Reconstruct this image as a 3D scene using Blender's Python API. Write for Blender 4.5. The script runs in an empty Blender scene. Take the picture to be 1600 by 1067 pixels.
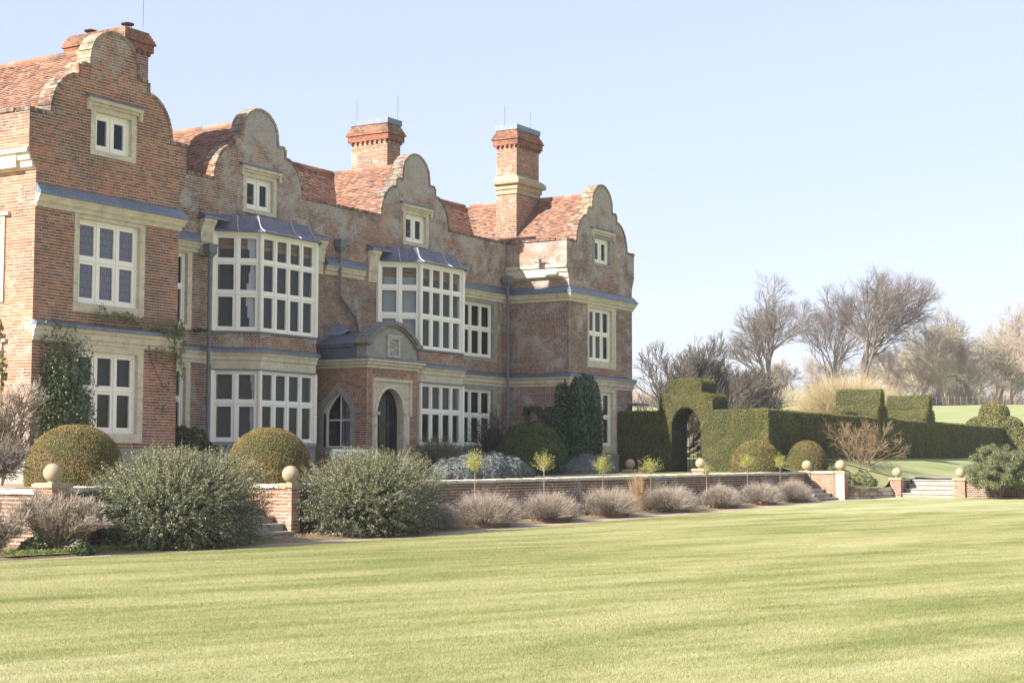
import bpy, math, random
import numpy as np
from mathutils import Vector, Matrix
from mathutils.geometry import tessellate_polygon
random.seed(7); RNG=np.random.default_rng(7)
S=bpy.context.scene; COL=S.collection
R=math.radians
# ------------------------------------------------------------ camera
CAMH=1.6; FPX=2541.0; PITCH=.075; YAW=.544; ROLL=.002
def cam_axes():
    fw=np.array([math.cos(PITCH)*math.cos(YAW),math.cos(PITCH)*math.sin(YAW),math.sin(PITCH)])
    r=np.array([math.sin(YAW),-math.cos(YAW),0.]); u=np.cross(r,fw)
    return fw, r*math.cos(ROLL)+u*math.sin(ROLL), -r*math.sin(ROLL)+u*math.cos(ROLL)
FW,RT,UP=cam_axes()
cd=bpy.data.cameras.new('camera'); cam=bpy.data.objects.new('camera',cd); COL.objects.link(cam)
cd.sensor_width=36; cd.lens=FPX/1600*36; cd.clip_start=.1; cd.clip_end=6000
cam.matrix_world=Matrix(((RT[0],UP[0],-FW[0],0),(RT[1],UP[1],-FW[1],0),(RT[2],UP[2],-FW[2],CAMH),(0,0,0,1)))
S.camera=cam
def hit(px,py,X=None,Y=None,Z=None):
    d=FW+RT*(px-800)/FPX+UP*(533.5-py)/FPX
    o=(0,0,CAMH); i,v=(0,X) if X is not None else (1,Y) if Y is not None else (2,Z)
    t=(v-o[i])/d[i]; return d[0]*t, d[1]*t, CAMH+d[2]*t
# ------------------------------------------------------------ sky and sun
SUN=Vector((-1,.40,.64)).normalized()
elev=math.asin(SUN.z); az=math.atan2(SUN.x,SUN.y)
w=bpy.data.worlds.new('World'); S.world=w; w.use_nodes=True
nt=w.node_tree; bg=nt.nodes['Background']; sky=nt.nodes.new('ShaderNodeTexSky'); sky.sky_type='NISHITA'
sky.sun_disc=False; sky.sun_elevation=elev; sky.sun_rotation=az; sky.air_density=1.0; sky.dust_density=.9; sky.ozone_density=1.6; sky.altitude=0
tn=nt.nodes.new('ShaderNodeMix'); tn.data_type='RGBA'; tn.blend_type='MULTIPLY'; tn.inputs[0].default_value=1; tn.inputs[7].default_value=(1.15,.93,1.02,1)
nt.links.new(sky.outputs[0],tn.inputs[6]); mv=nt.nodes.new('ShaderNodeMix'); mv.data_type='RGBA'; mv.inputs[0].default_value=.70; mv.inputs[7].default_value=(2.38,2.74,3.24,1)   # thin even high veil over the clear sky
nt.links.new(tn.outputs[2],mv.inputs[6]); nt.links.new(mv.outputs[2],bg.inputs[0]); bg.inputs[1].default_value=.110
sl=bpy.data.lights.new('sun','SUN'); sl.energy=4.5; sl.angle=R(.55); sl.color=(1,.94,.84)
so=bpy.data.objects.new('sun',sl); COL.objects.link(so); so.rotation_euler=SUN.to_track_quat('Z','Y').to_euler()
S.view_settings.view_transform='Standard'; S.view_settings.look='None'; S.view_settings.gamma=1; S.view_settings.use_curve_mapping=False
S.view_settings.exposure=1.42
try:
    S.cycles.volume_bounces=0; S.cycles.max_bounces=8; S.cycles.transparent_max_bounces=12
except Exception: pass
# ------------------------------------------------------------ materials
def lin(c): return tuple(c)+(1,)
class M:
    def __init__(s,name,rough=.8,spec=.3):
        s.m=bpy.data.materials.new(name); s.m.use_nodes=True; s.t=s.m.node_tree; s.b=s.t.nodes['Principled BSDF']
        s.b.inputs['Roughness'].default_value=rough; s.b.inputs['Specular IOR Level'].default_value=spec
    def n(s,k,**kw):
        o=s.t.nodes.new(k)
        for a,v in kw.items():
            if a.startswith('i_'):
                key=a[2:]; key=int(key) if key.isdigit() else key.replace('_',' ')
                o.inputs[key].default_value=v
            else: setattr(o,a,v)
        return o
    def l(s,a,b): s.t.links.new(a,b)
    def pos(s,scale=(1,1,1)):
        g=s.n('ShaderNodeNewGeometry'); mp=s.n('ShaderNodeMapping'); mp.inputs['Scale'].default_value=scale
        s.l(g.outputs['Position'],mp.inputs[0]); return mp.outputs[0]
    def noise(s,scale,detail=4,rough=.55,vec=None,sc=(1,1,1)):
        o=s.n('ShaderNodeTexNoise'); o.inputs['Scale'].default_value=scale; o.inputs['Detail'].default_value=detail; o.inputs['Roughness'].default_value=rough
        s.l(vec if vec is not None else s.pos(sc),o.inputs['Vector']); return o.outputs['Fac']
    def ramp(s,fac,stops,interp='LINEAR'):
        o=s.n('ShaderNodeValToRGB'); cr=o.color_ramp; cr.interpolation=interp
        while len(cr.elements)<len(stops): cr.elements.new(.5)
        for e,(p,c) in zip(cr.elements,stops): e.position=p; e.color=lin(c) if len(c)==3 else c
        s.l(fac,o.inputs[0]); return o.outputs[0]
    def mr(s,fac,a,b,c=0.,d=1.):
        o=s.n('ShaderNodeMapRange'); 
        for i,v in zip((1,2,3,4),(a,b,c,d)): o.inputs[i].default_value=v
        s.l(fac,o.inputs[0]); return o.outputs[0]
    def mix(s,fac,a,b,mode='MIX'):
        o=s.n('ShaderNodeMix',data_type='RGBA',blend_type=mode)
        for v,i in ((fac,0),(a,6),(b,7)):
            if isinstance(v,(int,float)): o.inputs[i].default_value=v
            elif isinstance(v,tuple): o.inputs[i].default_value=lin(v)
            else: s.l(v,o.inputs[i])
        return o.outputs[2]
    def math(s,op,a,b=None):
        o=s.n('ShaderNodeMath',operation=op)
        for v,i in ((a,0),(b,1)):
            if v is None: continue
            if isinstance(v,(int,float)): o.inputs[i].default_value=v
            else: s.l(v,o.inputs[i])
        return o.outputs[0]
    def rnd(s):
        g=s.n('ShaderNodeNewGeometry'); oi=s.n('ShaderNodeObjectInfo')
        return s.math('FRACT',s.math('ADD',g.outputs['Random Per Island'],s.math('MULTIPLY',oi.outputs['Random'],7.13)))
    def z(s):
        g=s.n('ShaderNodeNewGeometry'); x=s.n('ShaderNodeSeparateXYZ'); s.l(g.outputs['Position'],x.inputs[0]); return x.outputs
    def col(s,c):
        if isinstance(c,tuple): s.b.inputs['Base Color'].default_value=lin(c)
        else: s.l(c,s.b.inputs['Base Color'])
        return s
    def bump(s,h,dist=.01,strength=.6):
        o=s.n('ShaderNodeBump'); o.inputs['Strength'].default_value=strength; o.inputs['Distance'].default_value=dist
        s.l(h,o.inputs['Height']); s.l(o.outputs[0],s.b.inputs['Normal']); return s
MT={}
def brick_mat(name,stops,lichen=.55,lich_col=(.42,.40,.35),zlich=True,bias=0.):
    m=M(name,.9,.2); r=m.rnd(); c=m.ramp(r,stops,'CONSTANT')
    big=m.noise(.9,5,.6); c=m.mix(m.mr(big,.35,.7,0,.5),c,(.19,.10,.075))
    zn=m.noise(.42,4,.65,sc=(1,1,1.5)); zc=m.mix(m.mr(zn,.38,.60),(.60,.64,.72),(1.22,1.06,.93)); c=m.mix(1.,c,zc,'MULTIPLY')
    fine=m.noise(45,3,.7); c=m.mix(m.mr(fine,.45,.75,0,.35),c,(.42,.32,.25))
    p=m.noise(1.1,8,.72,sc=(1,1,1.3)); z=m.z()[2]
    if zlich:
        hz=m.mr(z,10.6,12.7,0,.20); p=m.math('ADD',p,hz); 
        hb=m.mr(z,2.6,1.3,0,.10); p=m.math('ADD',p,hb)
        if name=='brick_limed': p=m.math('ADD',p,m.mr(z,6.0,1.8,0,.13))
        if name=='brick_weathered': p=m.math('ADD',p,m.mr(z,8.4,10.2,0,.07))
    p=m.math('ADD',p,m.math('MULTIPLY',m.math('SUBTRACT',fine,.5),.35)); 
    spk=m.noise(14,3,.8); c=m.mix(m.math('MULTIPLY',m.mr(p,lichen-bias,lichen+.13-bias,0,.80),m.mr(spk,.36,.5,.25,1)),c,lich_col)
    org=m.noise(.55,3,.5,sc=(1,1,1.4)); c=m.mix(m.mr(org,.60,.70,0,.4),c,(.36,.14,.065))
    moss=m.noise(.7,7,.7,sc=(1.3,1.1,1)); c=m.mix(m.mr(moss,.62,.75,0,.5),c,(.16,.15,.08))
    m.col(c); m.bump(fine,.004,.5); MT[name]=m.m; return m.m
ST=[(0,(.285,.12,.072)),(.16,(.22,.098,.066)),(.30,(.35,.148,.082)),(.44,(.165,.085,.066)),(.56,(.33,.165,.11)),(.66,(.25,.12,.08)),(.76,(.13,.08,.066)),(.86,(.31,.20,.145)),(.94,(.11,.078,.07))]
BRICK=brick_mat('brick_old_red',ST,.60,(.34,.325,.29))
BRICKM=brick_mat('brick_weathered',[(p,(c[0]*.72,c[1]*.82,c[2]*.98)) for p,c in ST],.50,(.40,.39,.37))
BRICKL=brick_mat('brick_limed',[(p,(c[0]*1.1+.06,c[1]*1.05+.035,c[2]+.03)) for p,c in ST],.56,(.56,.50,.43))
BRICKG=brick_mat('brick_coping',[(0,(.24,.17,.13)),(.2,(.13,.10,.08)),(.4,(.33,.28,.22)),(.55,(.25,.12,.085)),(.7,(.085,.075,.065)),(.85,(.38,.34,.27))],.58,(.30,.27,.20))
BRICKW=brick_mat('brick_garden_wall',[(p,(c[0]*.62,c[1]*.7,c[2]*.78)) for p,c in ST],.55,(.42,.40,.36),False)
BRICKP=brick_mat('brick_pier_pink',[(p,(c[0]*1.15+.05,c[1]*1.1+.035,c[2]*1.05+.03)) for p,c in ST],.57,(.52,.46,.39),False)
BRICKD=brick_mat('brick_shade_dark',[(p,(c[0]*.45,c[1]*.5,c[2]*.6)) for p,c in ST],.60,(.28,.26,.2),False)  # shade on the retaining wall put into its brick colours
BRICKC=brick_mat('brick_chimney',[(p,(c[0]*.92,c[1]*1.0,c[2])) for p,c in ST],.54,(.5,.46,.38),False)
BRICKR=brick_mat('brick_rubbed_red',[(0,(.27,.11,.075)),(.4,(.19,.085,.06)),(.7,(.31,.14,.10))],.56,(.4,.3,.25),False)
def simple(name,c1,c2,scale=3,rough=.85,bump=.004,spec=.25,c3=None,fine=60):
    m=M(name,rough,spec); n=m.noise(scale,7,.65); c=m.mix(m.mr(n,.35,.68),c1,c2)
    f=m.noise(fine,4,.7)
    if c3:
        c=m.mix(m.mr(m.noise(scale*2.3,9,.8,sc=(1,1,1.8)),.50,.66,0,.8),c,c3); c=m.mix(m.mr(m.noise(scale*5,5,.7,sc=(2,2,.22)),.55,.75,0,.45),c,tuple(x*.7 for x in c3))
    c=m.mix(m.mr(f,.4,.8,0,.25),c,tuple(x*.6 for x in c1)); m.col(c); m.bump(f,bump,.6); MT[name]=m.m; return m.m
MORTAR=simple('mortar_sandy',(.64,.56,.44),(.50,.43,.33),3)
STONE=simple('cream_limestone',(.63,.57,.43),(.50,.43,.30),1.6,c3=(.27,.26,.23))
STONEG=simple('grey_weathered_stone',(.31,.30,.26),(.22,.215,.19),2.2,c3=(.43,.41,.33))
STONED=simple('mossy_coping_stone',(.20,.195,.165),(.14,.135,.115),3,c3=(.36,.35,.28))
PALEST=simple('pale_carved_stone',(.50,.49,.44),(.38,.37,.33),6)
STONEL=simple('lichened_ball_stone',(.40,.33,.23),(.27,.23,.17),5,c3=(.46,.28,.10))
STEPM=simple('step_stone',(.34,.32,.29),(.24,.225,.20),3,c3=(.5,.48,.42))
PAINT=simple('cream_window_paint',(.86,.83,.73),(.82,.79,.69),2,rough=.45,bump=.0008,spec=.4)
PAINTL=simple('oxidised_pale_lead',(.50,.49,.50),(.36,.36,.40),8)
WHITE=simple('white_bench_paint',(.8,.8,.78),(.74,.74,.72),3,rough=.5,bump=.001)
RUST=simple('rusty_iron',(.10,.045,.035),(.06,.03,.03),9,rough=.8)
IRON=simple('black_iron',(.02,.02,.022),(.03,.03,.03),9,rough=.5)
PIPE=simple('grey_painted_iron',(.13,.15,.17),(.19,.20,.21),5,rough=.6)
DOOR=simple('black_door_paint',(.012,.012,.015),(.02,.02,.022),6,rough=.35)
SOIL=simple('bed_soil',(.20,.145,.095),(.27,.21,.13),2.5,bump=.03,c3=(.16,.17,.06))
SOILG=simple('planted_soil',(.17,.16,.08),(.22,.24,.10),3,bump=.02,c3=(.28,.24,.15))
GRAVEL=simple('path_gravel',(.40,.31,.22),(.32,.25,.18),2,bump=.012,fine=90)
def lead():
    m=M('blue_grey_lead',.42,.5); n=m.noise(1.2,6,.7,sc=(1,1,.4)); st=m.noise(9,5,.7,sc=(3,3,.25))
    c=m.mix(m.mr(n,.35,.7),(.095,.12,.165),(.15,.18,.225)); c=m.mix(m.mr(st,.50,.72,0,.7),c,(.33,.345,.37)); c=m.mix(m.mr(m.noise(2,8,.8),.6,.75,0,.5),c,(.11,.09,.11))
    m.col(c); m.b.inputs['Metallic'].default_value=.25; m.bump(m.noise(25,4),.004,.5); return m.m
LEAD=lead()
def leadr():
    m=M('streaked_dark_lead',.5,.5); st=m.noise(7,4,.75,sc=(4,4,.35)); n=m.noise(1.5,5,.6)
    c=m.mix(m.mr(n,.4,.65),(.075,.07,.10),(.12,.12,.17)); c=m.mix(m.mr(st,.50,.68,0,.75),c,(.26,.26,.31)); c=m.mix(m.mr(m.noise(9,6,.8,sc=(3,3,.5)),.62,.7,0,.8),c,(.55,.52,.52))
    m.col(c); m.bump(st,.006,.4); return m.m
LEADR=leadr()
def tile_mat(name,stops,mossy=.6):
    m=M(name,.85,.25); c=m.ramp(m.rnd(),stops,'CONSTANT'); f=m.noise(30,4,.7)
    c=m.mix(m.mr(m.noise(.8,6,.65),.4,.7,0,.45),c,(.26,.16,.12)); c=m.mix(m.mr(m.noise(2.5,9,.78),mossy,mossy+.1,0,.8),c,(.40,.36,.20))
    c=m.mix(m.mr(m.noise(5,6,.8),.62,.72,0,.7),c,(.07,.055,.05)); m.col(c); m.bump(f,.006,.5); return m.m
TILE=tile_mat('clay_roof_tile',[(0,(.34,.165,.105)),(.2,(.29,.14,.09)),(.38,(.39,.215,.14)),(.55,(.25,.13,.09)),(.7,(.35,.23,.165)),(.84,(.19,.115,.09)),(.95,(.12,.09,.08))])
GLASSM=None
def glass():
    m=bpy.data.materials.new('window_glass'); m.use_nodes=True; t=m.node_tree; t.nodes.clear()
    o=t.nodes.new('ShaderNodeOutputMaterial'); mx=t.nodes.new('ShaderNodeMixShader'); tr=t.nodes.new('ShaderNodeBsdfTransparent'); gl=t.nodes.new('ShaderNodeBsdfGlossy')
    tr.inputs[0].default_value=(.86,.88,.88,1); gl.inputs['Roughness'].default_value=.03; fr=t.nodes.new('ShaderNodeFresnel'); fr.inputs[0].default_value=1.5
    ma=t.nodes.new('ShaderNodeMath'); ma.operation='MULTIPLY_ADD'; ma.inputs[1].default_value=.7; ma.inputs[2].default_value=.0; t.links.new(fr.outputs[0],ma.inputs[0])
    ge=t.nodes.new('ShaderNodeNewGeometry'); su=t.nodes.new('ShaderNodeMath'); su.operation='SUBTRACT'; su.inputs[0].default_value=1; t.links.new(ge.outputs['Backfacing'],su.inputs[1]); mm=t.nodes.new('ShaderNodeMath'); mm.operation='MULTIPLY'; t.links.new(ma.outputs[0],mm.inputs[0]); t.links.new(su.outputs[0],mm.inputs[1])
    t.links.new(mm.outputs[0],mx.inputs[0]); t.links.new(tr.outputs[0],mx.inputs[1]); t.links.new(gl.outputs[0],mx.inputs[2]); t.links.new(mx.outputs[0],o.inputs[0]); return m
GLASS=glass()
def stained():
    m=M('stained_glass',.12,.6); g=m.n('ShaderNodeNewGeometry'); mp=m.n('ShaderNodeMapping'); mp.inputs['Rotation'].default_value=(R(90),0,0); m.l(g.outputs['Position'],mp.inputs[0])
    b=m.n('ShaderNodeTexBrick'); m.l(mp.outputs[0],b.inputs['Vector']); b.inputs['Scale'].default_value=1; b.inputs['Brick Width'].default_value=.17; b.inputs['Row Height'].default_value=.19; b.inputs['Mortar Size'].default_value=.006
    b.inputs['Color1'].default_value=(.10,.08,.13,1); b.inputs['Color2'].default_value=(.10,.11,.12,1); b.inputs['Mortar'].default_value=(.02,.02,.02,1)
    v=m.n('ShaderNodeTexVoronoi'); v.inputs['Scale'].default_value=4.5; m.l(g.outputs['Position'],v.inputs['Vector']); s=m.n('ShaderNodeSeparateColor'); m.l(v.outputs['Color'],s.inputs[0])
    hue=m.ramp(s.outputs[0],[(0,(.11,.07,.15)),(.3,(.06,.11,.09)),(.5,(.09,.09,.11)),(.75,(.16,.06,.14)),(.9,(.07,.10,.18))],'CONSTANT')
    m.col(m.mix(b.outputs['Fac'],m.mix(.5,b.outputs['Color'],hue,'MIX'),(.015,.015,.018))); return m.m
STAINED=stained()
def blind(name,c): 
    m=M(name,.8,.2); st=m.noise(40,2,.5,sc=(1,1,.02)); m.col(m.mix(m.mr(st,.4,.65,0,.25),c,tuple(x*.6 for x in c))); return m.m
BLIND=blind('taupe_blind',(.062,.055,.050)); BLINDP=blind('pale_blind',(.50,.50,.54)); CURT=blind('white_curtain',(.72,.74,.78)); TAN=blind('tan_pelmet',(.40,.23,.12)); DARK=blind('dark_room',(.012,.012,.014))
def leaf_mat(name,stops,rough=.6,trans=.25,spec=.35,patch=None):
    m=M(name,rough,spec); r=m.rnd(); c=m.ramp(r,stops)
    if patch: c=m.mix(m.mr(m.noise(patch[1],4,.6),.42,.62,0,.75),c,patch[0])
    m.col(c)
    if trans:
        tl=m.n('ShaderNodeBsdfTranslucent'); m.l(c,tl.inputs[0]); mx=m.n('ShaderNodeMixShader'); mx.inputs[0].default_value=trans
        out=[x for x in m.t.nodes if x.type=='OUTPUT_MATERIAL'][0]; m.l(m.b.outputs[0],mx.inputs[1]); m.l(tl.outputs[0],mx.inputs[2]); m.l(mx.outputs[0],out.inputs[0])
    return m.m
YEW=leaf_mat('yew_leaf',[(0,(.065,.07,.018)),(.5,(.17,.155,.042)),(1,(.27,.22,.07))],.6,.2,patch=((.30,.205,.08),1.8))
YEWH=leaf_mat('yew_hedge_leaf',[(0,(.065,.075,.02)),(.5,(.15,.16,.045)),(1,(.26,.235,.075))],.6,.22,patch=((.24,.215,.07),1.1))
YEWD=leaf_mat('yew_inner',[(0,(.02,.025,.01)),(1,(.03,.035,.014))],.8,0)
EVERG=leaf_mat('bright_evergreen_leaf',[(0,(.045,.075,.02)),(.6,(.09,.135,.035)),(1,(.17,.17,.06))],.55,.2,.25)
EVER=leaf_mat('evergreen_leaf',[(0,(.03,.055,.018)),(.5,(.075,.11,.035)),(.9,(.16,.19,.07)),(1,(.30,.32,.2))],.4,.15,.4)
IVYM=leaf_mat('ivy_leaf',[(0,(.018,.04,.016)),(.7,(.045,.08,.03)),(1,(.10,.14,.055))],.35,.1,.5)
OLIVE=leaf_mat('osmanthus_leaf',[(0,(.045,.058,.03)),(.45,(.11,.13,.07)),(.85,(.20,.21,.11)),(1,(.42,.42,.32))],.45,.1,.35)
OLIVT=leaf_mat('osmanthus_tip_leaf',[(0,(.13,.14,.05)),(.6,(.26,.25,.10)),(1,(.42,.38,.22))],.5,.25)
LAV=leaf_mat('lavender_stem',[(0,(.22,.18,.12)),(.4,(.40,.33,.26)),(.8,(.56,.48,.39)),(1,(.36,.34,.35))],.8,.2)
LAVB=leaf_mat('lavender_base',[(0,(.12,.09,.06)),(1,(.16,.12,.09))],.9,.1)
SANT=leaf_mat('santolina_leaf',[(0,(.10,.125,.115)),(.6,(.185,.21,.195)),(1,(.31,.33,.31))],.8,.15)
YELL=leaf_mat('young_yellow_leaf',[(0,(.30,.32,.05)),(1,(.50,.48,.12))],.6,.35)
TWIGT=leaf_mat('tan_grey_twig',[(0,(.20,.155,.11)),(.5,(.34,.275,.205)),(1,(.45,.40,.33))],.8,0)
TWIG=leaf_mat('pink_brown_twig',[(0,(.17,.12,.09)),(.5,(.29,.22,.18)),(1,(.40,.35,.30))],.8,0)
STRAW=leaf_mat('dry_grass_blade',[(0,(.36,.22,.11)),(1,(.52,.36,.20))],.8,.2)
PURP=leaf_mat('purple_shrub_leaf',[(0,(.04,.015,.02)),(1,(.09,.035,.045))],.5,.1)
ROSEM=leaf_mat('dark_needle_leaf',[(0,(.05,.055,.025)),(.7,(.10,.10,.045)),(1,(.16,.10,.06))],.7,.1)
PINE=leaf_mat('pine_needle',[(0,(.08,.10,.05)),(.6,(.17,.19,.085)),(1,(.27,.28,.13))],.6,.15)
BRIGHT=leaf_mat('bright_border_leaf',[(0,(.08,.13,.03)),(1,(.24,.28,.08))],.5,.3)
VINE=leaf_mat('vine_leaf',[(0,(.08,.11,.03)),(.7,(.19,.21,.06)),(1,(.30,.25,.10))],.5,.3)
PINKF=leaf_mat('magenta_petal',[(0,(.45,.10,.35)),(1,(.6,.2,.5))],.6,.3)
PALEF=leaf_mat('cream_petal',[(0,(.6,.62,.35)),(1,(.75,.75,.55))],.6,.3)
DEADL=leaf_mat('fallen_leaf',[(0,(.25,.13,.07)),(1,(.42,.26,.15))],.8,.1)
def bark(name,a,b):
    m=M(name,.9,.15); m.col(m.mix(m.rnd(),a,b)); return m.m
BARKD=bark('dark_bark',(.085,.075,.06),(.155,.135,.11)); BARKG=bark('grey_oak_bark',(.13,.105,.09),(.22,.18,.15)); BARKY=bark('willow_shoot_bark',(.36,.29,.16),(.50,.40,.24))
BARKO=bark('olive_wood_bark',(.40,.36,.24),(.52,.46,.33)); BARKR=bark('russet_wood_bark',(.40,.32,.25),(.52,.42,.34)); BARKT=bark('rose_stem_bark',(.20,.14,.085),(.32,.23,.14))
def grass_mat(name,field=False,blade=False):
    m=M(name,.75,.2); p=m.z(); g0=m.n('ShaderNodeNewGeometry'); rt=m.n('ShaderNodeMapping'); rt.inputs['Rotation'].default_value=(0,0,R(21)); m.l(g0.outputs['Position'],rt.inputs[0])
    def nz(scale,detail,rough,sc):
        mp=m.n('ShaderNodeMapping'); mp.inputs['Scale'].default_value=sc; m.l(rt.outputs[0],mp.inputs[0]); return m.noise(scale,detail,rough,vec=mp.outputs[0])
    band=nz(.55,6,.66,(.17,1.2,0)); big=nz(.3,4,.6,(.5,1,0)); mid=nz(2.2,6,.75,(.55,1.2,0)); fine=m.noise(70,4,.8,sc=(1,1,0))
    wv=m.n('ShaderNodeMath',operation='SINE'); ph=m.math('ADD',m.math('MULTIPLY',p[1],3.1),m.math('ADD',m.math('MULTIPLY',p[0],-.12),m.math('MULTIPLY',big,7.0))); m.l(ph,wv.inputs[0])
    f=m.math('ADD',m.math('MULTIPLY',band,1.0),m.math('MULTIPLY',wv.outputs[0],.03)); f=m.math('ADD',f,m.math('MULTIPLY',mid,.45))
    c=m.ramp(m.mr(f,.55,.90),[(0,(.20,.23,.075)),(.35,(.31,.32,.13)),(.6,(.41,.395,.195)),(1,(.51,.475,.275))])
    if field: c=m.mix(.55,c,m.mix(m.noise(.12,8,.7),(.22,.27,.10),(.36,.37,.17)))
    c=m.mix(m.mr(fine,.35,.75,0,.35),c,(.13,.17,.03))
    if blade:
        c=m.mix(m.mr(m.rnd(),.0,1,0,.35),c,(.50,.46,.25)); c=m.mix(m.mr(m.rnd(),.72,1,0,.4),c,(.16,.22,.06))
        m.col(c); tl=m.n('ShaderNodeBsdfTranslucent'); m.l(c,tl.inputs[0]); mx=m.n('ShaderNodeMixShader'); mx.inputs[0].default_value=.35
        out=[x for x in m.t.nodes if x.type=='OUTPUT_MATERIAL'][0]; m.l(m.b.outputs[0],mx.inputs[1]); m.l(tl.outputs[0],mx.inputs[2]); m.l(mx.outputs[0],out.inputs[0])
    else: m.col(c); m.bump(fine,.02,.6)
    return m.m
LAWN=grass_mat('mown_lawn_grass'); FIELD=grass_mat('pasture_grass',True); BLADE=grass_mat('lawn_blade',False,True)
# ------------------------------------------------------------ mesh helpers
def np_mesh(name,V,F):
    V=np.asarray(V,dtype=np.float32).reshape(-1,3); F=np.asarray(F,dtype=np.int32); k=F.shape[1]
    me=bpy.data.meshes.new(name); me.vertices.add(len(V)); me.vertices.foreach_set('co',V.ravel())
    me.loops.add(F.size); me.loops.foreach_set('vertex_index',F.ravel()); me.polygons.add(len(F))
    me.polygons.foreach_set('loop_start',np.arange(0,F.size,k,dtype=np.int32)); me.update(calc_edges=True); return me
def root(name,label,cat,loc,group=None):
    o=bpy.data.objects.new(name,None); COL.objects.link(o); o.location=loc; o['label']=label; o['category']=cat; o.empty_display_size=.2
    if group: o['group']=group
    return o
def base_of(o):
    while o.parent is not None: o=o.parent
    return Vector(o.location)
def link(me,name,mat,parent=None,loc=None,kind=None,label=None,smooth=False,cat=None,group=None):
    """mesh given in world metres; stored relative to the thing's base"""
    o=bpy.data.objects.new(name,me); COL.objects.link(o)
    b=base_of(parent) if parent is not None else Vector(loc if loc is not None else (0,0,0))
    if b.length>0:
        n=len(me.vertices); a=np.empty(n*3,dtype=np.float32); me.vertices.foreach_get('co',a); a=a.reshape(-1,3)-np.array(b,dtype=np.float32); me.vertices.foreach_set('co',a.ravel())
    if parent is not None: o.parent=parent
    else: o.location=b
    if mat: me.materials.append(mat)
    if smooth: me.polygons.foreach_set('use_smooth',[True]*len(me.polygons))
    me.update()
    if kind: o['kind']=kind
    if label: o['label']=label
    if cat: o['category']=cat
    if group: o['group']=group
    return o
def copy_thing(o,loc,rotz=0,scale=1,label=None,group=None):
    def cp(x,par):
        c=x.copy(); COL.objects.link(c)
        if par is not None: c.parent=par
        for ch in [k for k in bpy.data.objects if k.parent==x]: cp(ch,c)
        return c
    c=cp(o,None); c.location=loc; c.rotation_euler=(0,0,rotz); c.scale=(scale,)*3 if isinstance(scale,(int,float)) else scale
    if label: c['label']=label
    if group: c['group']=group
    return c
class MB:
    def __init__(s): s.v=[]; s.f=[]
    def add(s,vs,fs):
        k=len(s.v); s.v.extend(tuple(p) for p in vs); s.f.extend(tuple(i+k for i in f) for f in fs)
    def hexa(s,p,back=True):
        fs=[(0,1,2,3),(0,4,5,1),(1,5,6,2),(2,6,7,3),(3,7,4,0)]+([(7,6,5,4)] if back else [])
        s.add(p,fs)
    def box(s,x0,x1,y0,y1,z0,z1):
        s.hexa([(x0,y0,z0),(x1,y0,z0),(x1,y0,z1),(x0,y0,z1),(x0,y1,z0),(x1,y1,z0),(x1,y1,z1),(x0,y1,z1)])
    def build(s,name,mat,parent=None,**k):
        me=bpy.data.meshes.new(name); me.from_pydata(s.v,[],s.f); me.update(); return link(me,name,mat,parent,**k)
    def mesh(s,name):
        me=bpy.data.meshes.new(name); me.from_pydata(s.v,[],s.f); me.update(); return me
class Fr:
    """wall frame: u along the wall (left to right seen from outside), n outward"""
    def __init__(s,o,u): 
        s.o=np.array(o,float); u=np.array(u,float); s.u=u/np.linalg.norm(u); s.n=np.array([s.u[1],-s.u[0]])
    def P(s,a,d,z): return (s.o[0]+s.u[0]*a+s.n[0]*d, s.o[1]+s.u[1]*a+s.n[1]*d, z)
    def box(s,mb,a0,a1,d0,d1,z0,z1,back=True):   # d1 is the outer face
        P=s.P; mb.hexa([P(a0,d1,z0),P(a1,d1,z0),P(a1,d1,z1),P(a0,d1,z1),P(a0,d0,z0),P(a1,d0,z0),P(a1,d0,z1),P(a0,d0,z1)],back)
def spans(poly,y):
    xs=[]
    for (x0,y0),(x1,y1) in zip(poly,poly[1:]+poly[:1]):
        if (y0<=y)!=(y1<=y): xs.append(x0+(y-y0)/(y1-y0)*(x1-x0))
    xs.sort(); return [(xs[i],xs[i+1]) for i in range(0,len(xs)-1,2)]
def sub(sp,a,b):
    out=[]
    for x,y in sp:
        if b<=x or a>=y: out.append((x,y)); continue
        if a>x: out.append((x,a))
        if b<y: out.append((b,y))
    return out
def brick_cells(poly,holes,rh=.075,L=.225,H=.11,gap=.014,rnd=random,bond='mix',z0=None):
    zs=[p[1] for p in poly]; zmin,zmax=min(zs),max(zs); z=zmin if z0 is None else z0; k=0; out=[]
    while z<zmax-rh*.5:
        zc=z+rh/2; sp=spans(poly,zc)
        for h in holes:
            for a,b in spans(h,zc): sp=sub(sp,a,b)
        for a,b in sp:
            hd=(k%2==0) if bond=='mix' else None
            x=a+ (0 if k%2 else .055) * (1 if bond=='mix' else 1) ; 
            if x-a>.03: out.append((a+gap/2,x-gap/2,z,k))
            while x<b-.02:
                if bond=='mix': l=(H if (hd and rnd.random()<.82) or rnd.random()<.12 else L)
                else: l=L*rnd.uniform(.93,1.07)
                e=min(x+l,b)
                if b-e<.04: e=b
                out.append((x+gap/2,e-gap/2,z,k)); x=e
        z+=rh; k+=1
    return out
def bricks(mb,fr,cells,rh=.075,gap=.015,d0=-.004,d1=.006,jit=.003):
    for a,b,z,k in cells:
        j=d1+random.uniform(-jit,jit); dz=random.uniform(-.0015,.0015)
        fr.box(mb,a,b,d0,j,z+gap/2+dz,z+rh-gap/2+dz,False)
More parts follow.
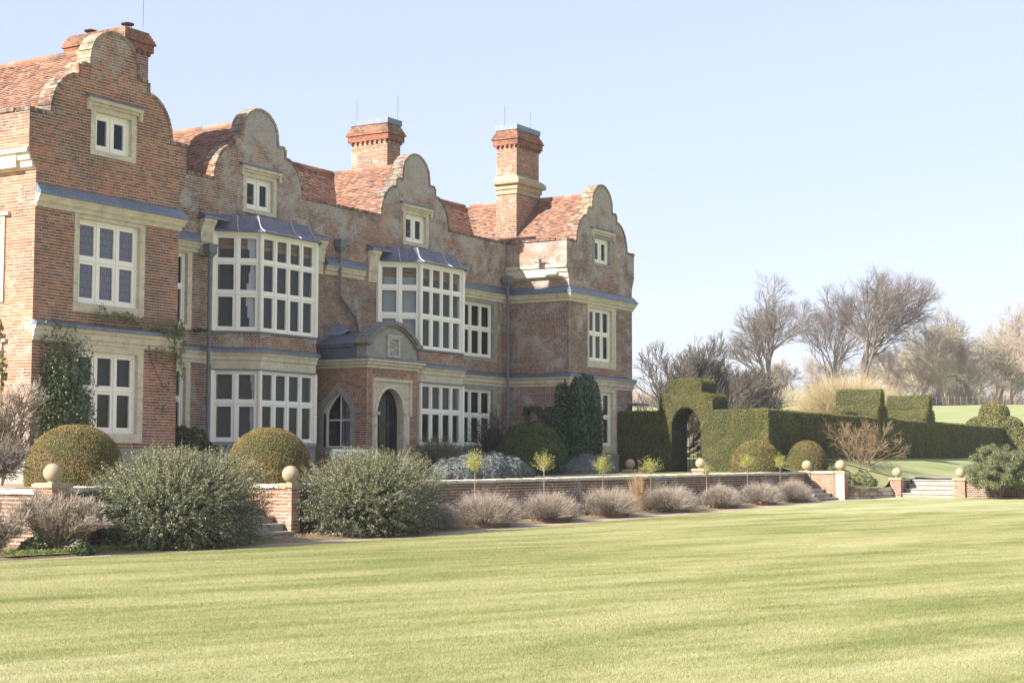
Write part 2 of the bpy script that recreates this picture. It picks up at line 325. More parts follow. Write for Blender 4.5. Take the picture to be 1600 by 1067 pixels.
def wall_body(mb,fr,poly,holes,th):
    ls=[[Vector((a,z,0)) for a,z in poly]]+[[Vector((a,z,0)) for a,z in h] for h in holes]
    flat=[v for l in ls for v in l]; tris=tessellate_polygon(ls); n=len(flat)
    vs=[fr.P(v.x,0,v.y) for v in flat]+[fr.P(v.x,-th,v.y) for v in flat]
    fs=[]
    for t in tris:
        a,b,c=[flat[i] for i in t]; cr=(b.x-a.x)*(c.y-a.y)-(b.y-a.y)*(c.x-a.x)
        t=tuple(t) if cr>0 else tuple(reversed(t)); fs.append(t); fs.append(tuple(i+n for i in reversed(t)))
    k=0
    for l in ls:
        m=len(l)
        for i in range(m):
            a,b=k+i,k+(i+1)%m; fs.append((a,b,b+n,a+n))
        k+=m
    mb.add(vs,fs)
def rect(a,b,c,d): return [(a,c),(b,c),(b,d),(a,d)]
def sweep(mb,path,prof,ends=True):
    """path: xy points; outward is to the right of travel. prof: (out,z) from top-inner round to bottom-inner"""
    n=len(path); off=[]
    for i in range(n):
        d=[]
        if i>0: a=np.subtract(path[i],path[i-1]); d.append(a/np.linalg.norm(a))
        if i<n-1: a=np.subtract(path[i+1],path[i]); d.append(a/np.linalg.norm(a))
        nr=[np.array([q[1],-q[0]]) for q in d]
        if len(nr)==2: m=nr[0]+nr[1]; m=m/np.dot(m,nr[0])
        else: m=nr[0]
        off.append(m)
    vs=[]; k=len(prof)
    for i in range(n):
        for o,z in prof: vs.append((path[i][0]+off[i][0]*o,path[i][1]+off[i][1]*o,z))
    fs=[]
    for i in range(n-1):
        for j in range(k-1): a=i*k+j; fs.append((a,a+1,a+k+1,a+k))
        a=i*k; fs.append((a+k-1,a,a+k,a+2*k-1))
    if ends: fs.append(tuple(range(k-1,-1,-1))); fs.append(tuple((n-1)*k+j for j in range(k)))
    mb.add(vs,fs)
def tube(mb,pts,r,seg=8,r2=None,cap=True):
    pts=[np.array(p,float) for p in pts]; n=len(pts); vs=[]; fs=[]
    for i,p in enumerate(pts):
        d=pts[min(i+1,n-1)]-pts[max(i-1,0)]; d=d/(np.linalg.norm(d)+1e-9)
        a=np.array([0,0,1.]) if abs(d[2])<.9 else np.array([1.,0,0]); x=np.cross(a,d); x/=np.linalg.norm(x); y=np.cross(d,x)
        rr=r if r2 is None else r+(r2-r)*i/(n-1)
        for j in range(seg): t=2*math.pi*j/seg; vs.append(p+(x*math.cos(t)+y*math.sin(t))*rr)
    for i in range(n-1):
        for j in range(seg): a=i*seg+j; b=i*seg+(j+1)%seg; fs.append((a,b,b+seg,a+seg))
    if cap: fs.append(tuple(range(seg-1,-1,-1))); fs.append(tuple((n-1)*seg+j for j in range(seg)))
    mb.add(vs,fs)
def ball(mb,c,r,nu=20,nv=12,sq=1.):
    vs=[(c[0],c[1],c[2]+r*sq)]; fs=[]
    for i in range(1,nv):
        t=math.pi*i/nv
        for j in range(nu): p=2*math.pi*j/nu; vs.append((c[0]+r*math.sin(t)*math.cos(p),c[1]+r*math.sin(t)*math.sin(p),c[2]+r*sq*math.cos(t)))
    vs.append((c[0],c[1],c[2]-r*sq)); L=len(vs)-1
    for j in range(nu): fs.append((0,1+j,1+(j+1)%nu)); fs.append((L,L-nu+(j+1)%nu,L-nu+j))
    for i in range(nv-2):
        for j in range(nu): a=1+i*nu+j; b=1+i*nu+(j+1)%nu; fs.append((a,a+nu,b+nu,b))
    mb.add(vs,fs)
# ------------------------------------------------------------ ground
def lz(x): return max(0.,(x-30)*.0105) if x<63 else .3465
def sm(t): t=min(1,max(0,t)); return t*t*(3-2*t)
def uz(x,y):
    a=1.02+.80*sm((y-19.3)/4.6)+.004*(x-63)
    r=math.hypot(x-60,y-25); 
    return a+max(0,min(r,140)-22)*.0545*sm((r-18)/30)+max(0,r-140)*.004
def grid(name,xs,ys,zf,mat,kind='structure',**k):
    V=[(x,y,zf(x,y)) for y in ys for x in xs]; n=len(xs); F=[(j*n+i,j*n+i+1,(j+1)*n+i+1,(j+1)*n+i) for j in range(len(ys)-1) for i in range(n-1)]
    return link(np_mesh(name,V,F),name,mat,None,kind=kind,smooth=True,**k)
LAWN_Y=20.12
def edge(x): return LAWN_Y+.12*math.sin(x*.3)*0+ (0 if x>24 else (24-x)*.12)
xs=list(np.linspace(-40,62.45,120)); 
V=[];ys=np.concatenate([np.linspace(-60,10,30),np.linspace(11,19.9,18)])
V=[(x,(y if y<19.8 else y),lz(x)) for y in ys for x in xs]+[(x,edge(x),lz(x)) for x in xs]
n=len(xs);F=[(j*n+i,j*n+i+1,(j+1)*n+i+1,(j+1)*n+i) for j in range(len(ys)) for i in range(n-1)]
link(np_mesh('lawn',V,F),'lawn',LAWN,None,kind='structure',smooth=True)
def g_under(x,y):
    if x<62.9: 
        if x>59.5 and y>22.7: return lz(x)-.2
        return lz(x)-.12
    return lz(62)-.1 if x<64.7 else uz(x,y)
gx=np.unique(np.concatenate([np.linspace(-500,0,12),np.linspace(0,62.8,20),[62.85,64.68,64.75],np.linspace(65,110,46),np.linspace(112,260,60),np.linspace(265,900,24)]))
gy=np.unique(np.concatenate([np.linspace(-500,0,12),np.linspace(0,40,41),np.linspace(42,150,50),np.linspace(155,800,24)]))
grid('field',list(gx),list(gy),g_under,FIELD)
grid('gravel_path',list(np.linspace(-20,62.4,60)),[19.9,20.5,21.0,21.75],lambda x,y:lz(x)-.025,GRAVEL)
grid('flower_bed',list(np.linspace(12,62.3,220)),list(np.linspace(21.3,23.0,8)),lambda x,y:lz(x)-.03+(.09+.02*math.sin(x*7+y*5)+.02*math.sin(x*3.1))*sm((y-21.25)/.5) ,SOIL)
def tz(x): return 1.10+max(0,(x-28))*.0042
grid('terrace_ground',list(np.linspace(18,61.6,40)),list(np.linspace(24.2,45,20)),lambda x,y:tz(x),GRAVEL)
mbx=MB()
for a,b in ((28.0,61.6),(21.25,25.4)):
    mbx.add([(a,22.85,tz(a)),(b,22.85,tz(b)),(b,24.2,tz(b)),(a,24.2,tz(a))],[(0,1,2,3)])
mbx.build('terrace_border',SOIL,kind='structure')
grid('terrace_lawn',list(np.linspace(50,60,10)),list(np.linspace(22.95,30.0,8)),lambda x,y:tz(x)+.03+.03*(x-50)/10,LAWN)
for xa,xb,ya,yb in ((62.9,64.62,-10,17.9),(62.9,64.62,20.06,24.6),(64.62,95,-10,24.6)): grid('upper_lawn',list(np.linspace(xa,xb,max(3,int(xb-xa)))),list(np.linspace(ya,yb,40)),lambda x,y:uz(x,y)+.006,FIELD)
# ------------------------------------------------------------ the house
YF,YM=30.7,33.45
house=root('manor_house','large old red brick manor house with four curved Dutch gables, tall chimneys and cream windows','house',(44,34,1.1))
X0,X1,X2,X3=27.97,33.1,55.05,60.42; ZB=1.0
def gable(cx):
    p=[(cx+2.15,10.3)]
    for i in range(1,9): t=i/8*math.pi/2; p.append((cx+1.22+.93*math.cos(t),10.3+1.17*math.sin(t)))
    p+=[(cx+1.22,11.79),(cx+.83,11.79),(cx+.83,12.02)]
    for i in range(1,12): t=i/12*math.pi; p.append((cx+.83*math.cos(t),12.02+.80*math.sin(t)))
    q=[(2*cx-x,z) for x,z in reversed(p[:12])]
    return p+q
G=[30.58,39.75,48.5,57.78]
fF=Fr((0,YF),(1,0)); fM=Fr((0,YM),(1,0))
surrounds=MB(); 
def arc(a,b,zs,za,n=10,pointed=False):
    c=(a+b)/2; h=(b-a)/2; p=[(a,ZB),(b,ZB)]
    for i in range(n+1):
        t=math.pi*i/n; x=c+h*math.cos(t); s=math.sin(t)
        z=zs+(za-zs)*(s if not pointed else (1-abs(math.cos(t)))**.62); p.append((x,z))
    return p
hol1=[rect(29.76,31.40,9.52,10.86),rect(29.28,31.80,5.46,8.0),rect(29.28,31.82,2.12,4.66)]
hol4=[rect(56.98,58.58,9.52,10.86),rect(56.52,58.94,5.46,8.0),rect(56.5,58.96,2.08,4.66)]
holM=[rect(38.95,40.55,9.48,10.82),rect(47.7,49.3,9.48,10.82),rect(34.2,36.66,5.60,8.0),rect(34.2,36.66,2.3,4.62),rect(51.5,54.17,5.6,8.0),rect(51.5,54.17,2.15,4.62)]
def bay_poly(a,b,c,fl):
    return [(a,ZB),(b,ZB),(b,8.85),(b+fl,9.30),(b+fl,10.3)]+gable(c)+[(a-fl,10.3),(a-fl,9.30),(a,8.85)]
P1=bay_poly(X0,X1,G[0],.25); P4=bay_poly(X2,X3,G[3],.20)
PM=[(X1-.4,ZB),(X2+.0,ZB),(X2,10.3)]+gable(G[2])+gable(G[1])+[(X1-.4,10.3)]
for P,h,fr,nm in ((P1,hol1,fF,'front_wall'),(P4,hol4,fF,'front_wall'),(PM,holM,fM,'main_wall')):
    mb=MB(); wall_body(mb,fr,P,h,.45); mb.build(nm,MORTAR,house)
def corb(b): return b
# brick skins
c1=brick_cells(P1,hol1,z0=1.0); sel=[c for c in c1 if 28.0<=c[0] and c[1]<=29.27 and 5.18<c[2]<7.95][:215]; ss=set(sel)
mb=MB(); bricks(mb,fF,[c for c in c1 if c not in ss]); mb.build('brick_facing',BRICK,house,kind='stuff')
def unit_bricks(cells,fr,par,mat,rh=.075,gap=.015,limit=300):
    cache={}; b0=base_of(par)
    for a,b,z,k in cells[:limit]:
        l=round((b-a)*100)/100
        if l not in cache:
            m=MB(); f0=Fr((0,0),fr.u); f0.box(m,-l/2,l/2,-.004,.006,0,rh-gap,False); me=m.mesh('brick'); me.materials.append(mat); cache[l]=me
        o=bpy.data.objects.new('brick',cache[l]); COL.objects.link(o); o.parent=par
        p=fr.P((a+b)/2,random.uniform(-.003,.003),z+gap/2); o.location=Vector(p)-b0
unit_bricks(sel,fF,house,BRICK)
mb=MB(); bricks(mb,fF,brick_cells(P4,hol4,z0=1.0)); mb.build('brick_facing',BRICKM,house,kind='stuff')
mb=MB(); vis=[c for c in brick_cells(PM,holM+[rect(X1-.5,35.2,0,12)],z0=1.0)]; bricks(mb,fM,vis); mb.build('brick_facing',BRICKM,house,kind='stuff')
# returns (side walls facing the sun)
def return_wall(x,fl,y0,y1,mat,hs=[],cells_to=None,inner=0):
    fr=Fr((x,y1),(0,-1)); L=y1-y0
    mb=MB(); wall_body(mb,fr,rect(0,L-.452,ZB,9.3),hs,.44); mb.build('side_wall',MORTAR,house)
    fu=Fr((x-fl,y1),(0,-1)); mb=MB(); wall_body(mb,fu,rect(0,L-.452,8.9,10.3),[],.44+fl); mb.build('parapet_wall',MORTAR,house)
    a0=0 if cells_to is None else L-cells_to
    mb=MB(); bricks(mb,fr,brick_cells(rect(a0,L,ZB,8.84),hs,z0=1.0)); bricks(mb,fu,brick_cells(rect(a0,L,9.36,10.3),[],z0=9.36)); mb.build('brick_facing',mat,house,kind='stuff')
    mb=MB(); sweep(mb,[(x,y1),(x,y0+.001)],[(0,9.37),(fl+.02,9.37),(fl+.07,9.33),(fl+.07,9.24),(fl-.02,9.19),(fl-.04,9.07),(fl-.10,9.03),(fl-.12,8.90),(.04,8.84),(0,8.84)]); mb.build('side_cornice',STONE,house)
hw=[]  # left return: blind window recess panel with stone frame
return_wall(X0,.25,YF,37.2,BRICKL,hw,3.2)
return_wall(X2,.20,YF,YM,BRICKM)
# blind window frames on the left return
frL=Fr((X0,YF),(0,-1))
for z0,z1 in ((5.72,7.62),(2.6,4.45)):
    mb=MB(); a0,a1=-3.3,-1.02
    for q in ((a1-.13,a1,z0,z1),(a0,a0+.13,z0,z1),(a0,a1,z1,z1+.14),(a0,a1,z0-.13,z0)): frL.box(mb,q[0],q[1],0,.05,q[2],q[3])
    frL.box(mb,a0-.1,a1+.16,0,.10,z1+.14,z1+.22); mb.build('blind_window_frame',STONE,house)
# hidden outer walls
BT=M('brick_plain_texture',.9,.2); bt=BT.n('ShaderNodeTexBrick'); BT.l(BT.pos(),bt.inputs['Vector']); bt.inputs['Scale'].default_value=1; bt.inputs['Brick Width'].default_value=.235; bt.inputs['Row Height'].default_value=.075; bt.inputs['Mortar Size'].default_value=.01
bt.inputs['Color1'].default_value=(.28,.11,.07,1); bt.inputs['Color2'].default_value=(.36,.17,.10,1); bt.inputs['Mortar'].default_value=(.42,.34,.25,1); BT.col(bt.outputs[0])
mb=MB(); mb.box(X3-.4,X3,YF+.452,41,ZB,10.3); mb.box(X1-.4,X1-.002,YF+.452,YM-.002,ZB,10.3); mb.box(X0,X3-.41,40.6,41,ZB,10.3); mb.box(X0,X0+.4,37.21,40.59,ZB,10.3); mb.build('rear_wall',BT.m,house)
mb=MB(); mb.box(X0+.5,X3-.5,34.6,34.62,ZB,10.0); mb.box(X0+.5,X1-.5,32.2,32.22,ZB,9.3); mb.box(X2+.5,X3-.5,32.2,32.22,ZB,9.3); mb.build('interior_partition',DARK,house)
# copings: brick on edge following the gable outlines
def coping(pts,y0,y1,name='coping',n0=.0):
    mb=MB(); step=.085
    for (xa,za),(xb,zb) in zip(pts,pts[1:]):
        d=np.array([xb-xa,zb-za]); L=np.linalg.norm(d)
        if L<.02: continue
        d/=L; nn=np.array([d[1],-d[0]])   # outward (above) when travelling right to left -> flip
        if nn[1]<0 or (abs(nn[1])<1e-6): nn=nn
        k=max(1,round(L/step)); s=L/k
        for i in range(k):
            a=i*s+.003; b=(i+1)*s-.003; h=.075+random.uniform(-.008,.008)
            ys=[y0,y0+(y1-y0)*.25,y0+(y1-y0)*.5,y0+(y1-y0)*.75,y1] if i%2 else [y0,y0+(y1-y0)*.12,y0+(y1-y0)*.38,y0+(y1-y0)*.64,y1]
            for q in range(4):
                p=[]
                for yy in (ys[q]+(.0 if q==0 else .004),ys[q+1]-(.004 if q==0 else 0)):
                    for u,v in ((a,-.02),(b,-.02),(b,h),(a,h)): p.append((xa+d[0]*u+nn[0]*v,yy+random.uniform(-.003,.003),za+d[1]*u+nn[1]*v))
                mb.hexa(p)
    return mb
for gi,(cx,y,xl,xr,fl) in enumerate(((G[0],YF,X0,X1,.25),(G[3],YF,X2,X3,.2))):
    g=gable(cx); pts=[(xr+fl+.03,10.3)]+g+[(xl-fl-.03,10.3)]
    coping(pts,y-.03,y+.46).build('gable_coping',BRICKG,house,kind='stuff')
gs=[(X2-.2,10.3)]+gable(G[2])+gable(G[1])+[(X1-.2,10.3)]
coping(gs,YM-.03,YM+.46).build('gable_coping',BRICKG,house,kind='stuff')
for x,fl,y0,y1 in ((X0,.25,YF+.46,37.2),(X2,.2,YF+.46,YM-.06)):
    mb=MB(); f=Fr((x-fl,y1),(0,-1)); k=int((y1-y0)/.088)
    for i in range(k): f.box(mb,i*.088+.003,(i+1)*.088-.003,-.42,.055,10.3,10.395+random.uniform(-.008,.008))
    mb.build('parapet_coping',BRICKG,house,kind='stuff')
# string courses
UPP=[(0,8.53),(.05,8.50),(.20,8.30),(.20,8.24),(0,8.24)]
UPS=[(0,8.238),(.17,8.238),(.17,8.20),(.12,8.12),(.12,8.08),(.06,8.02),(.05,7.93),(0,7.93)]
LOP=[(0,5.13),(.16,5.07),(.16,4.98),(0,4.98)]
LOS=[(0,4.978),(.13,4.978),(.11,4.90),(.07,4.86),(.07,4.74),(.03,4.70),(.03,4.62),(0,4.62)]
pathA=[(X0,36.5),(X0,YF),(X1,YF),(X1,YM)]; pathB=[(X1+.25,YM),(36.88,YM)]; pathC=[(43.1,YM),(45.3,YM)]; pathD=[(51.3,YM),(X2,YM),(X2,YF),(X3,YF),(X3,33)]
def mould(path,prof,name,mat): mb=MB(); sweep(mb,path,prof); mb.build(name,mat,house)
for p in ([(X0,YF+.001),(X0+.001,YF),(X1,YF),(X1,YM-.3)],pathB,pathC,pathD):
    if p[0]==(X0,YF+.001): p=[(X0,YF),(X1,YF),(X1,YM-.3)]
    mould(p,UPP,'lead_flashing',LEAD); mould(p,UPS,'stone_string_course',STONE)
for p in ([(X0,YF),(X1,YF),(X1,YM-.3)],[(X1+.25,YM),(37.63,YM)],[(45.75,YM),(46.2,YM)],pathD):
    mould(p,LOP,'lead_flashing',LEAD); mould(p,LOS,'stone_string_course',STONE)
# plinth
for p in ([(X0,33),(X0,YF),(X1,YF),(X1,YM)],[(X1+.2,YM),(37.6,YM)],[(51.2,YM),(X2,YM),(X2,YF),(X3,YF)]): mb=MB(); sweep(mb,p,[(0,1.98),(.06,1.94),(.06,1.0),(0,1.0)]); mb.build('plinth',STONEG,house)
# windows ---------------------------------------------------------------
def window(fr,a0,a1,z0,z1,cols,rows,d=-.10,glass=GLASS,bl=BLIND,fr_w=.07,mull=.07,case=.055,depth=.10,blind_on=True,sill=True,curtain=None,pelmet=False,bd=None):
    """rows: list of relative heights from the bottom"""
    mb=MB(); f=fr
    f.box(mb,a0,a0+fr_w,d-depth,d,z0,z1); f.box(mb,a1-fr_w,a1,d-depth,d,z0,z1)
    f.box(mb,a0+fr_w,a1-fr_w,d-depth,d,z0,z0+fr_w); f.box(mb,a0+fr_w,a1-fr_w,d-depth,d,z1-fr_w,z1)
    W=(a1-a0-2*fr_w-(cols-1)*mull)/cols; Ht=z1-z0-2*fr_w-(len(rows)-1)*mull; tot=sum(rows); cells=[]; z=z0+fr_w
    for ri,rr in enumerate(rows):
        h=Ht*rr/tot; a=a0+fr_w
        for c in range(cols):
            cells.append((a,a+W,z,z+h,ri,c)); a+=W+mull
        z+=h
        if ri<len(rows)-1: f.box(mb,a0+fr_w,a1-fr_w,d-depth+.01,d-.003,z,z+mull); z+=mull
    a=a0+fr_w
    for c in range(cols-1):
        a+=W; f.box(mb,a,a+mull,d-depth+.005,d+.006,z0+fr_w,z1-fr_w); a+=mull
    for (p,q,r,s,ri,c) in cells:
        e=case*(1.15 if ri==0 else .9); g=.002
        f.box(mb,p+g,p+e,d-.085,d-.022,r+g,s-g); f.box(mb,q-e,q-g,d-.085,d-.022,r+g,s-g); f.box(mb,p+e,q-e,d-.085,d-.022,r+g,r+e); f.box(mb,p+e,q-e,d-.085,d-.022,s-e,s-g)
    if sill: f.box(mb,a0-.03,a1+.03,d-.05,d+.05,z0-.05,z0-.002)
    wn=mb.build('window',PAINT,house)
    for (p,q,r,s,ri,c) in cells:
        m=MB(); e=case-.004; t=random.uniform(-.004,.004); t2=random.uniform(-.003,.003); dd=d-.06; 
        P=[f.P(p+e,dd+t,r+e),f.P(q-e,dd-t,r+e),f.P(q-e,dd-t+t2,s-e),f.P(p+e,dd+t+t2,s-e)]
        Q=[f.P(p+e,dd+t-.006,r+e),f.P(q-e,dd-t-.006,r+e),f.P(q-e,dd-t+t2-.006,s-e),f.P(p+e,dd+t+t2-.006,s-e)]
        m.hexa(P+Q); m.build('pane',glass,wn)
    if blind_on:
        m=MB(); bb=bd if bd is not None else d-.20; top=z1-.02 if not pelmet else z1-.42; f.box(m,a0+.02,a1-.02,bb-.01,bb,z0+.02,top); m.build('blind',bl,wn)
        if pelmet:
            m=MB(); f.box(m,a0+.02,a1-.02,bb-.03,bb+.02,z1-.44,z1-.30); f.box(m,a0+.02,a1-.02,bb-.03,bb+.0,z1-.27,z1-.1); m.build('rolled_blind',TAN,wn)
    if curtain:
        for (ca,cb,top,bot) in curtain:
            m=MB(); zz=np.linspace(z0+.08,z1-.1,9); 
            for i in range(8):
                k=(i+.5)/8; wv=.5+.5*math.cos(k*9); x0=ca+(cb-ca)*(.35*wv if 1 else 0); f.box(m,x0,cb,d-.15,d-.14,zz[i],zz[i+1])
            m.build('curtain',CURT,wn)
    return wn
def surround(fr,h,win,depth=.02,inner=.11,mat=STONE):
    a0,a1,z0,z1=h; b0,b1,c0,c1=win; mb=MB(); fr.box(mb,a0,b0,-.14,depth,z0,z1); fr.box(mb,b1,a1,-.14,depth,z0,z1); fr.box(mb,b0,b1,-.14,depth,c1,z1); fr.box(mb,b0,b1,-.14,depth+.01,z0,c0)
    mb.build('window_surround',mat,house)
def hood(fr,a0,a1,z):
    mb=MB(); fr.box(mb,a0,a1,.0,.13,z,z+.10); fr.box(mb,a0,a0+.10,0,.10,z-.22,z); fr.box(mb,a1-.10,a1,0,.10,z-.22,z); fr.box(mb,a0+.1,a1-.1,0,.07,z-.08,z); mb.build('hood_mould',STONE,house)
    mb=MB(); P=fr.P; mb.hexa([P(a0-.02,.15,z+.102),P(a1+.02,.15,z+.102),P(a1+.02,.14,z+.125),P(a0-.02,.14,z+.125),P(a0-.02,0,z+.102),P(a1+.02,0,z+.102),P(a1+.02,0,z+.20),P(a0-.02,0,z+.20)]); mb.build('lead_flashing',LEAD,house)
for fr,cx in ((fF,G[0]),(fF,G[3]),(fM,G[1]),(fM,G[2])):
    z=9.52 if fr is fF else 9.48; mat=STONE if cx<50 else STONEG
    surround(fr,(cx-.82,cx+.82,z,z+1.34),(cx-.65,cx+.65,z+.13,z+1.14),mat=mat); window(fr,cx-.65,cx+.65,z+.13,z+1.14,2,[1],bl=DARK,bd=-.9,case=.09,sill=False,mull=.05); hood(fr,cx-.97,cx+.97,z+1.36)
surround(fF,(29.28,31.80,5.46,7.925),(29.45,31.62,5.66,7.82)); window(fF,29.45,31.62,5.66,7.82,3,[1.12,1],glass=STAINED,case=.075)
surround(fF,(29.28,31.82,2.12,4.615),(29.46,31.62,2.36,4.44)); window(fF,29.46,31.62,2.36,4.44,3,[1.2,1],case=.075)
surround(fF,(56.52,58.94,5.46,7.925),(56.66,58.6,5.70,7.80)); window(fF,56.66,58.6,5.70,7.80,3,[1.15,1],case=.06,mull=.06)
surround(fF,(56.5,58.96,2.08,4.615),(56.66,58.64,2.32,4.48)); window(fF,56.66,58.64,2.32,4.48,3,[1.2,1],case=.06,mull=.06)
surround(fM,(34.2,36.66,5.60,7.925),(34.35,36.47,5.72,7.88)); window(fM,34.35,36.47,5.72,7.88,3,[1.2,1])
surround(fM,(34.2,36.66,2.3,4.615),(34.35,36.47,2.42,4.44)); window(fM,34.35,36.47,2.42,4.44,3,[1.2,1])
surround(fM,(51.5,54.17,5.6,7.925),(51.64,53.86,5.70,7.80),mat=STONEG); window(fM,51.64,53.86,5.70,7.80,3,[1.15,1],case=.06)
surround(fM,(51.5,54.17,2.15,4.615),(51.64,53.86,2.28,4.46),mat=STONEG); window(fM,51.64,53.86,2.28,4.46,3,[1.2,1],case=.06)
# bay windows -----------------------------------------------------------
def bay(cx,half,dp,left_pale,nm):
    yf=YM-dp; xa,xb=cx-half,cx+half
    path=[(xa-dp,YM),(xa,yf),(xb,yf),(xb+dp,YM)]
    frs=[(Fr(path[i],np.subtract(path[i+1],path[i])),float(np.linalg.norm(np.subtract(path[i+1],path[i])))) for i in range(3)]
    def sw(prof,name,mat): mb=MB(); sweep(mb,path,prof); return mb.build(name,mat,house)
    sw([(-.05,2.24),(.03,2.24),(.05,2.20),(.05,2.12),(.0,2.12),(0,1.0),(-.05,1.0)],'bay_plinth',STONEG)
    sw([(-.05,4.475),(.06,4.475),(.06,4.43),(-.05,4.43)],'lead_strip',LEAD)
    sw([(-.3,4.98),(.10,4.98),(.08,4.90),(.05,4.86),(.05,4.76),(.01,4.72),(.0,4.478),(-.3,4.478)],'stone_fascia',STONE)
    sw([(-.3,5.13),(.02,5.13),(.15,5.06),(.15,4.982),(-.3,4.982)],'lead_flashing',LEAD)
    sw([(-.3,5.58),(.0,5.58),(.0,5.132),(-.3,5.132)],'apron_backing',MORTAR)
    mb=MB()
    for f,L in frs: bricks(mb,f,brick_cells(rect(0,L,5.132,5.57),[],z0=5.132))
    mb.build('brick_facing',BRICKM,house,kind='stuff')
    sw([(-.3,5.635),(.05,5.62),(.05,5.582),(-.3,5.582)],'lead_strip',LEAD)
    sw([(-.10,8.69),(.03,8.69),(.03,8.62),(-.10,8.62)],'bay_head',PAINT)
    # roof of lead with a hollow slope
    prof=[(-.36,9.24),(-.26,9.24),(-.20,9.10),(-.15,8.96),(-.07,8.85),(.03,8.775),(.15,8.72),(.17,8.685),(-.40,8.685)]
    rf=sw(prof,'bay_roof',LEADR); mb=MB(); k=.34
    mb.add([(path[0][0]+k*1.0,YM,9.241),(path[1][0]+k*.42,yf+k,9.241),(path[2][0]-k*.42,yf+k,9.241),(path[3][0]-k,YM,9.241)],[(0,1,2,3)]); mb.build('roof_top',LEAD,rf)
    mb=MB()
    def roll(x,y,dx,dy): tube(mb,[(x+dx*o,y+dy*o,z+.012) for o,z in ((-.26,9.24),(-.20,9.10),(-.15,8.96),(-.07,8.85),(.03,8.775),(.15,8.72),(.18,8.69))],.018,6)
    s=math.tan(R(22.5))
    for q in ((xa,yf,-s,-1),(xb,yf,s,-1),(cx+.35,yf,0,-1),(xa-dp*.5,YM-dp*.5,-.707,-.707)): mb=MB(); roll(*q); mb.build('lead_roll',PAINTL,rf)
    for i,(f,L) in enumerate(frs):
        cols=2 if i!=1 else 4; pale=BLINDP if (left_pale and i==0) else BLIND
        cu=[(L-.46,L-.12,0,0)] if (i==0 and not left_pale) else None
        e=.0 if i==1 else .02
        window(f,.05,L-.05,5.64,8.62,cols,[1.45,1.22,1.0],d=-.03,bl=pale,case=.06 if i==1 else .075,fr_w=.05,pelmet=True,curtain=cu,sill=False)
        window(f,.05,L-.05,2.25,4.425,cols,[1.25,1.0],d=-.03,bl=BLIND,case=.06 if i==1 else .075,fr_w=.05,sill=False,curtain=[(L-.30,L-.12,0,0)] if i==0 else None)
    for (x,y) in path[1:3]:
        for q,w in ((2.24,4.43),(5.63,8.63)): mb=MB(); tube(mb,[(x,y+.02,q),(x,y+.02,w)],.075,8); mb.build('corner_post',PAINT,house)
    for x in (path[0][0],path[3][0]):
        for q,w in ((2.24,4.43),(5.63,8.69)): mb=MB(); mb.box(x-.10,x+.06,YM-.10,YM-.01,q,w); mb.build('corner_post',PAINT,house)
    # raised entablature over the bay
    for xx in (xa-dp-.62,xb+dp+.08):
        mb=MB(); mb.box(xx,xx+.5,YM-.06,YM+.01,7.9,8.99); sweep(mb,[(xx-.02,YM-.06),(xx+.52,YM-.06)],[(0,9.0),(.20,9.0),(.18,8.92),(.10,8.8),(.04,8.55),(.03,8.3),(0,8.3)]); mb.build('stone_console',STONE,house)
    mb=MB(); sweep(mb,[(xa-dp-.66,YM),(xb+dp+.62,YM)],[(0,9.22),(.06,9.20),(.28,9.08),(.28,9.01),(0,9.01)]); mb.build('lead_flashing',LEAD,house)
bay(40.0,1.36,1.06,False,'w'); bay(48.65,1.37,1.10,True,'e')
# roofs -------------------------------------------------------------------
def tiles(o,u,v,poly,mat=TILE,name='roof_tiles'):
    o=np.array(o,float);u=np.array(u,float);v=np.array(v,float);v/=np.linalg.norm(v);u/=np.linalg.norm(u);n=np.cross(u,v); 
    if n[2]<0: n=-n
    mb=MB(); cells=brick_cells(poly,[],rh=.105,L=.168,gap=.006,bond='tile')
    def P(a,b,c): return tuple(o+u*a+v*b+n*c)
    for a,b,z,k in cells:
        h=.034+random.uniform(-.006,.012); t=random.uniform(-.006,.006); z0=z-.01+random.uniform(-.006,.006); z1=z+.115
        mb.add([P(a,z0,h),P(b,z0,h+t),P(b,z1,.010),P(a,z1,.010),P(a,z0,h-.016),P(b,z0,h+t-.016)],[(0,1,2,3),(4,5,1,0)])
    mb.build(name,mat,house,kind='stuff')
    m=MB(); m.add([P(a,b,0) for a,b in poly]+[P(a,b,-.08) for a,b in poly],[tuple(range(len(poly))),tuple(reversed(range(len(poly),2*len(poly))))]); m.build('roof_deck',BARKD,house)
ZE,ZR,YR=10.12,12.47,37.26
hw=2.42
for gi,cx in enumerate(G):
    y0=(YF if gi in (0,3) else YM)+.40; ye=33.92; sl=math.hypot(hw,ZR-ZE)
    if gi==0: ye2=33.92; 
    # left slope: seen with u along -y? use u=+y
    tiles((cx-hw,0,ZE),(0,1,0),(hw,0,ZR-ZE),[(y0,0),(35.1 if gi else 37.26,0),(YR,sl),(y0,sl)])
    tiles((cx+hw,0,ZE),(0,1,0),(-hw,0,ZR-ZE),[(y0,0),(35.1,0),(YR,sl),(y0,sl)])
    mb=MB()
    k=int((YR-y0)/.33)
    for i in range(k):
        a=y0+i*.33; tube(mb,[(cx,a,ZR+.02),(cx,a+.325,ZR+.02)],.095,10)
    mb.build('ridge_tiles',TILE,house,kind='stuff')
sm_=math.hypot(YR-35.1,ZR-ZE); vM=(0,YR-35.1,ZR-ZE)
mb=MB(); mb.box(X1,X2,YM+.451,35.2,ZE-.1,ZE-.01); mb.build('lead_gutter',LEAD,house)
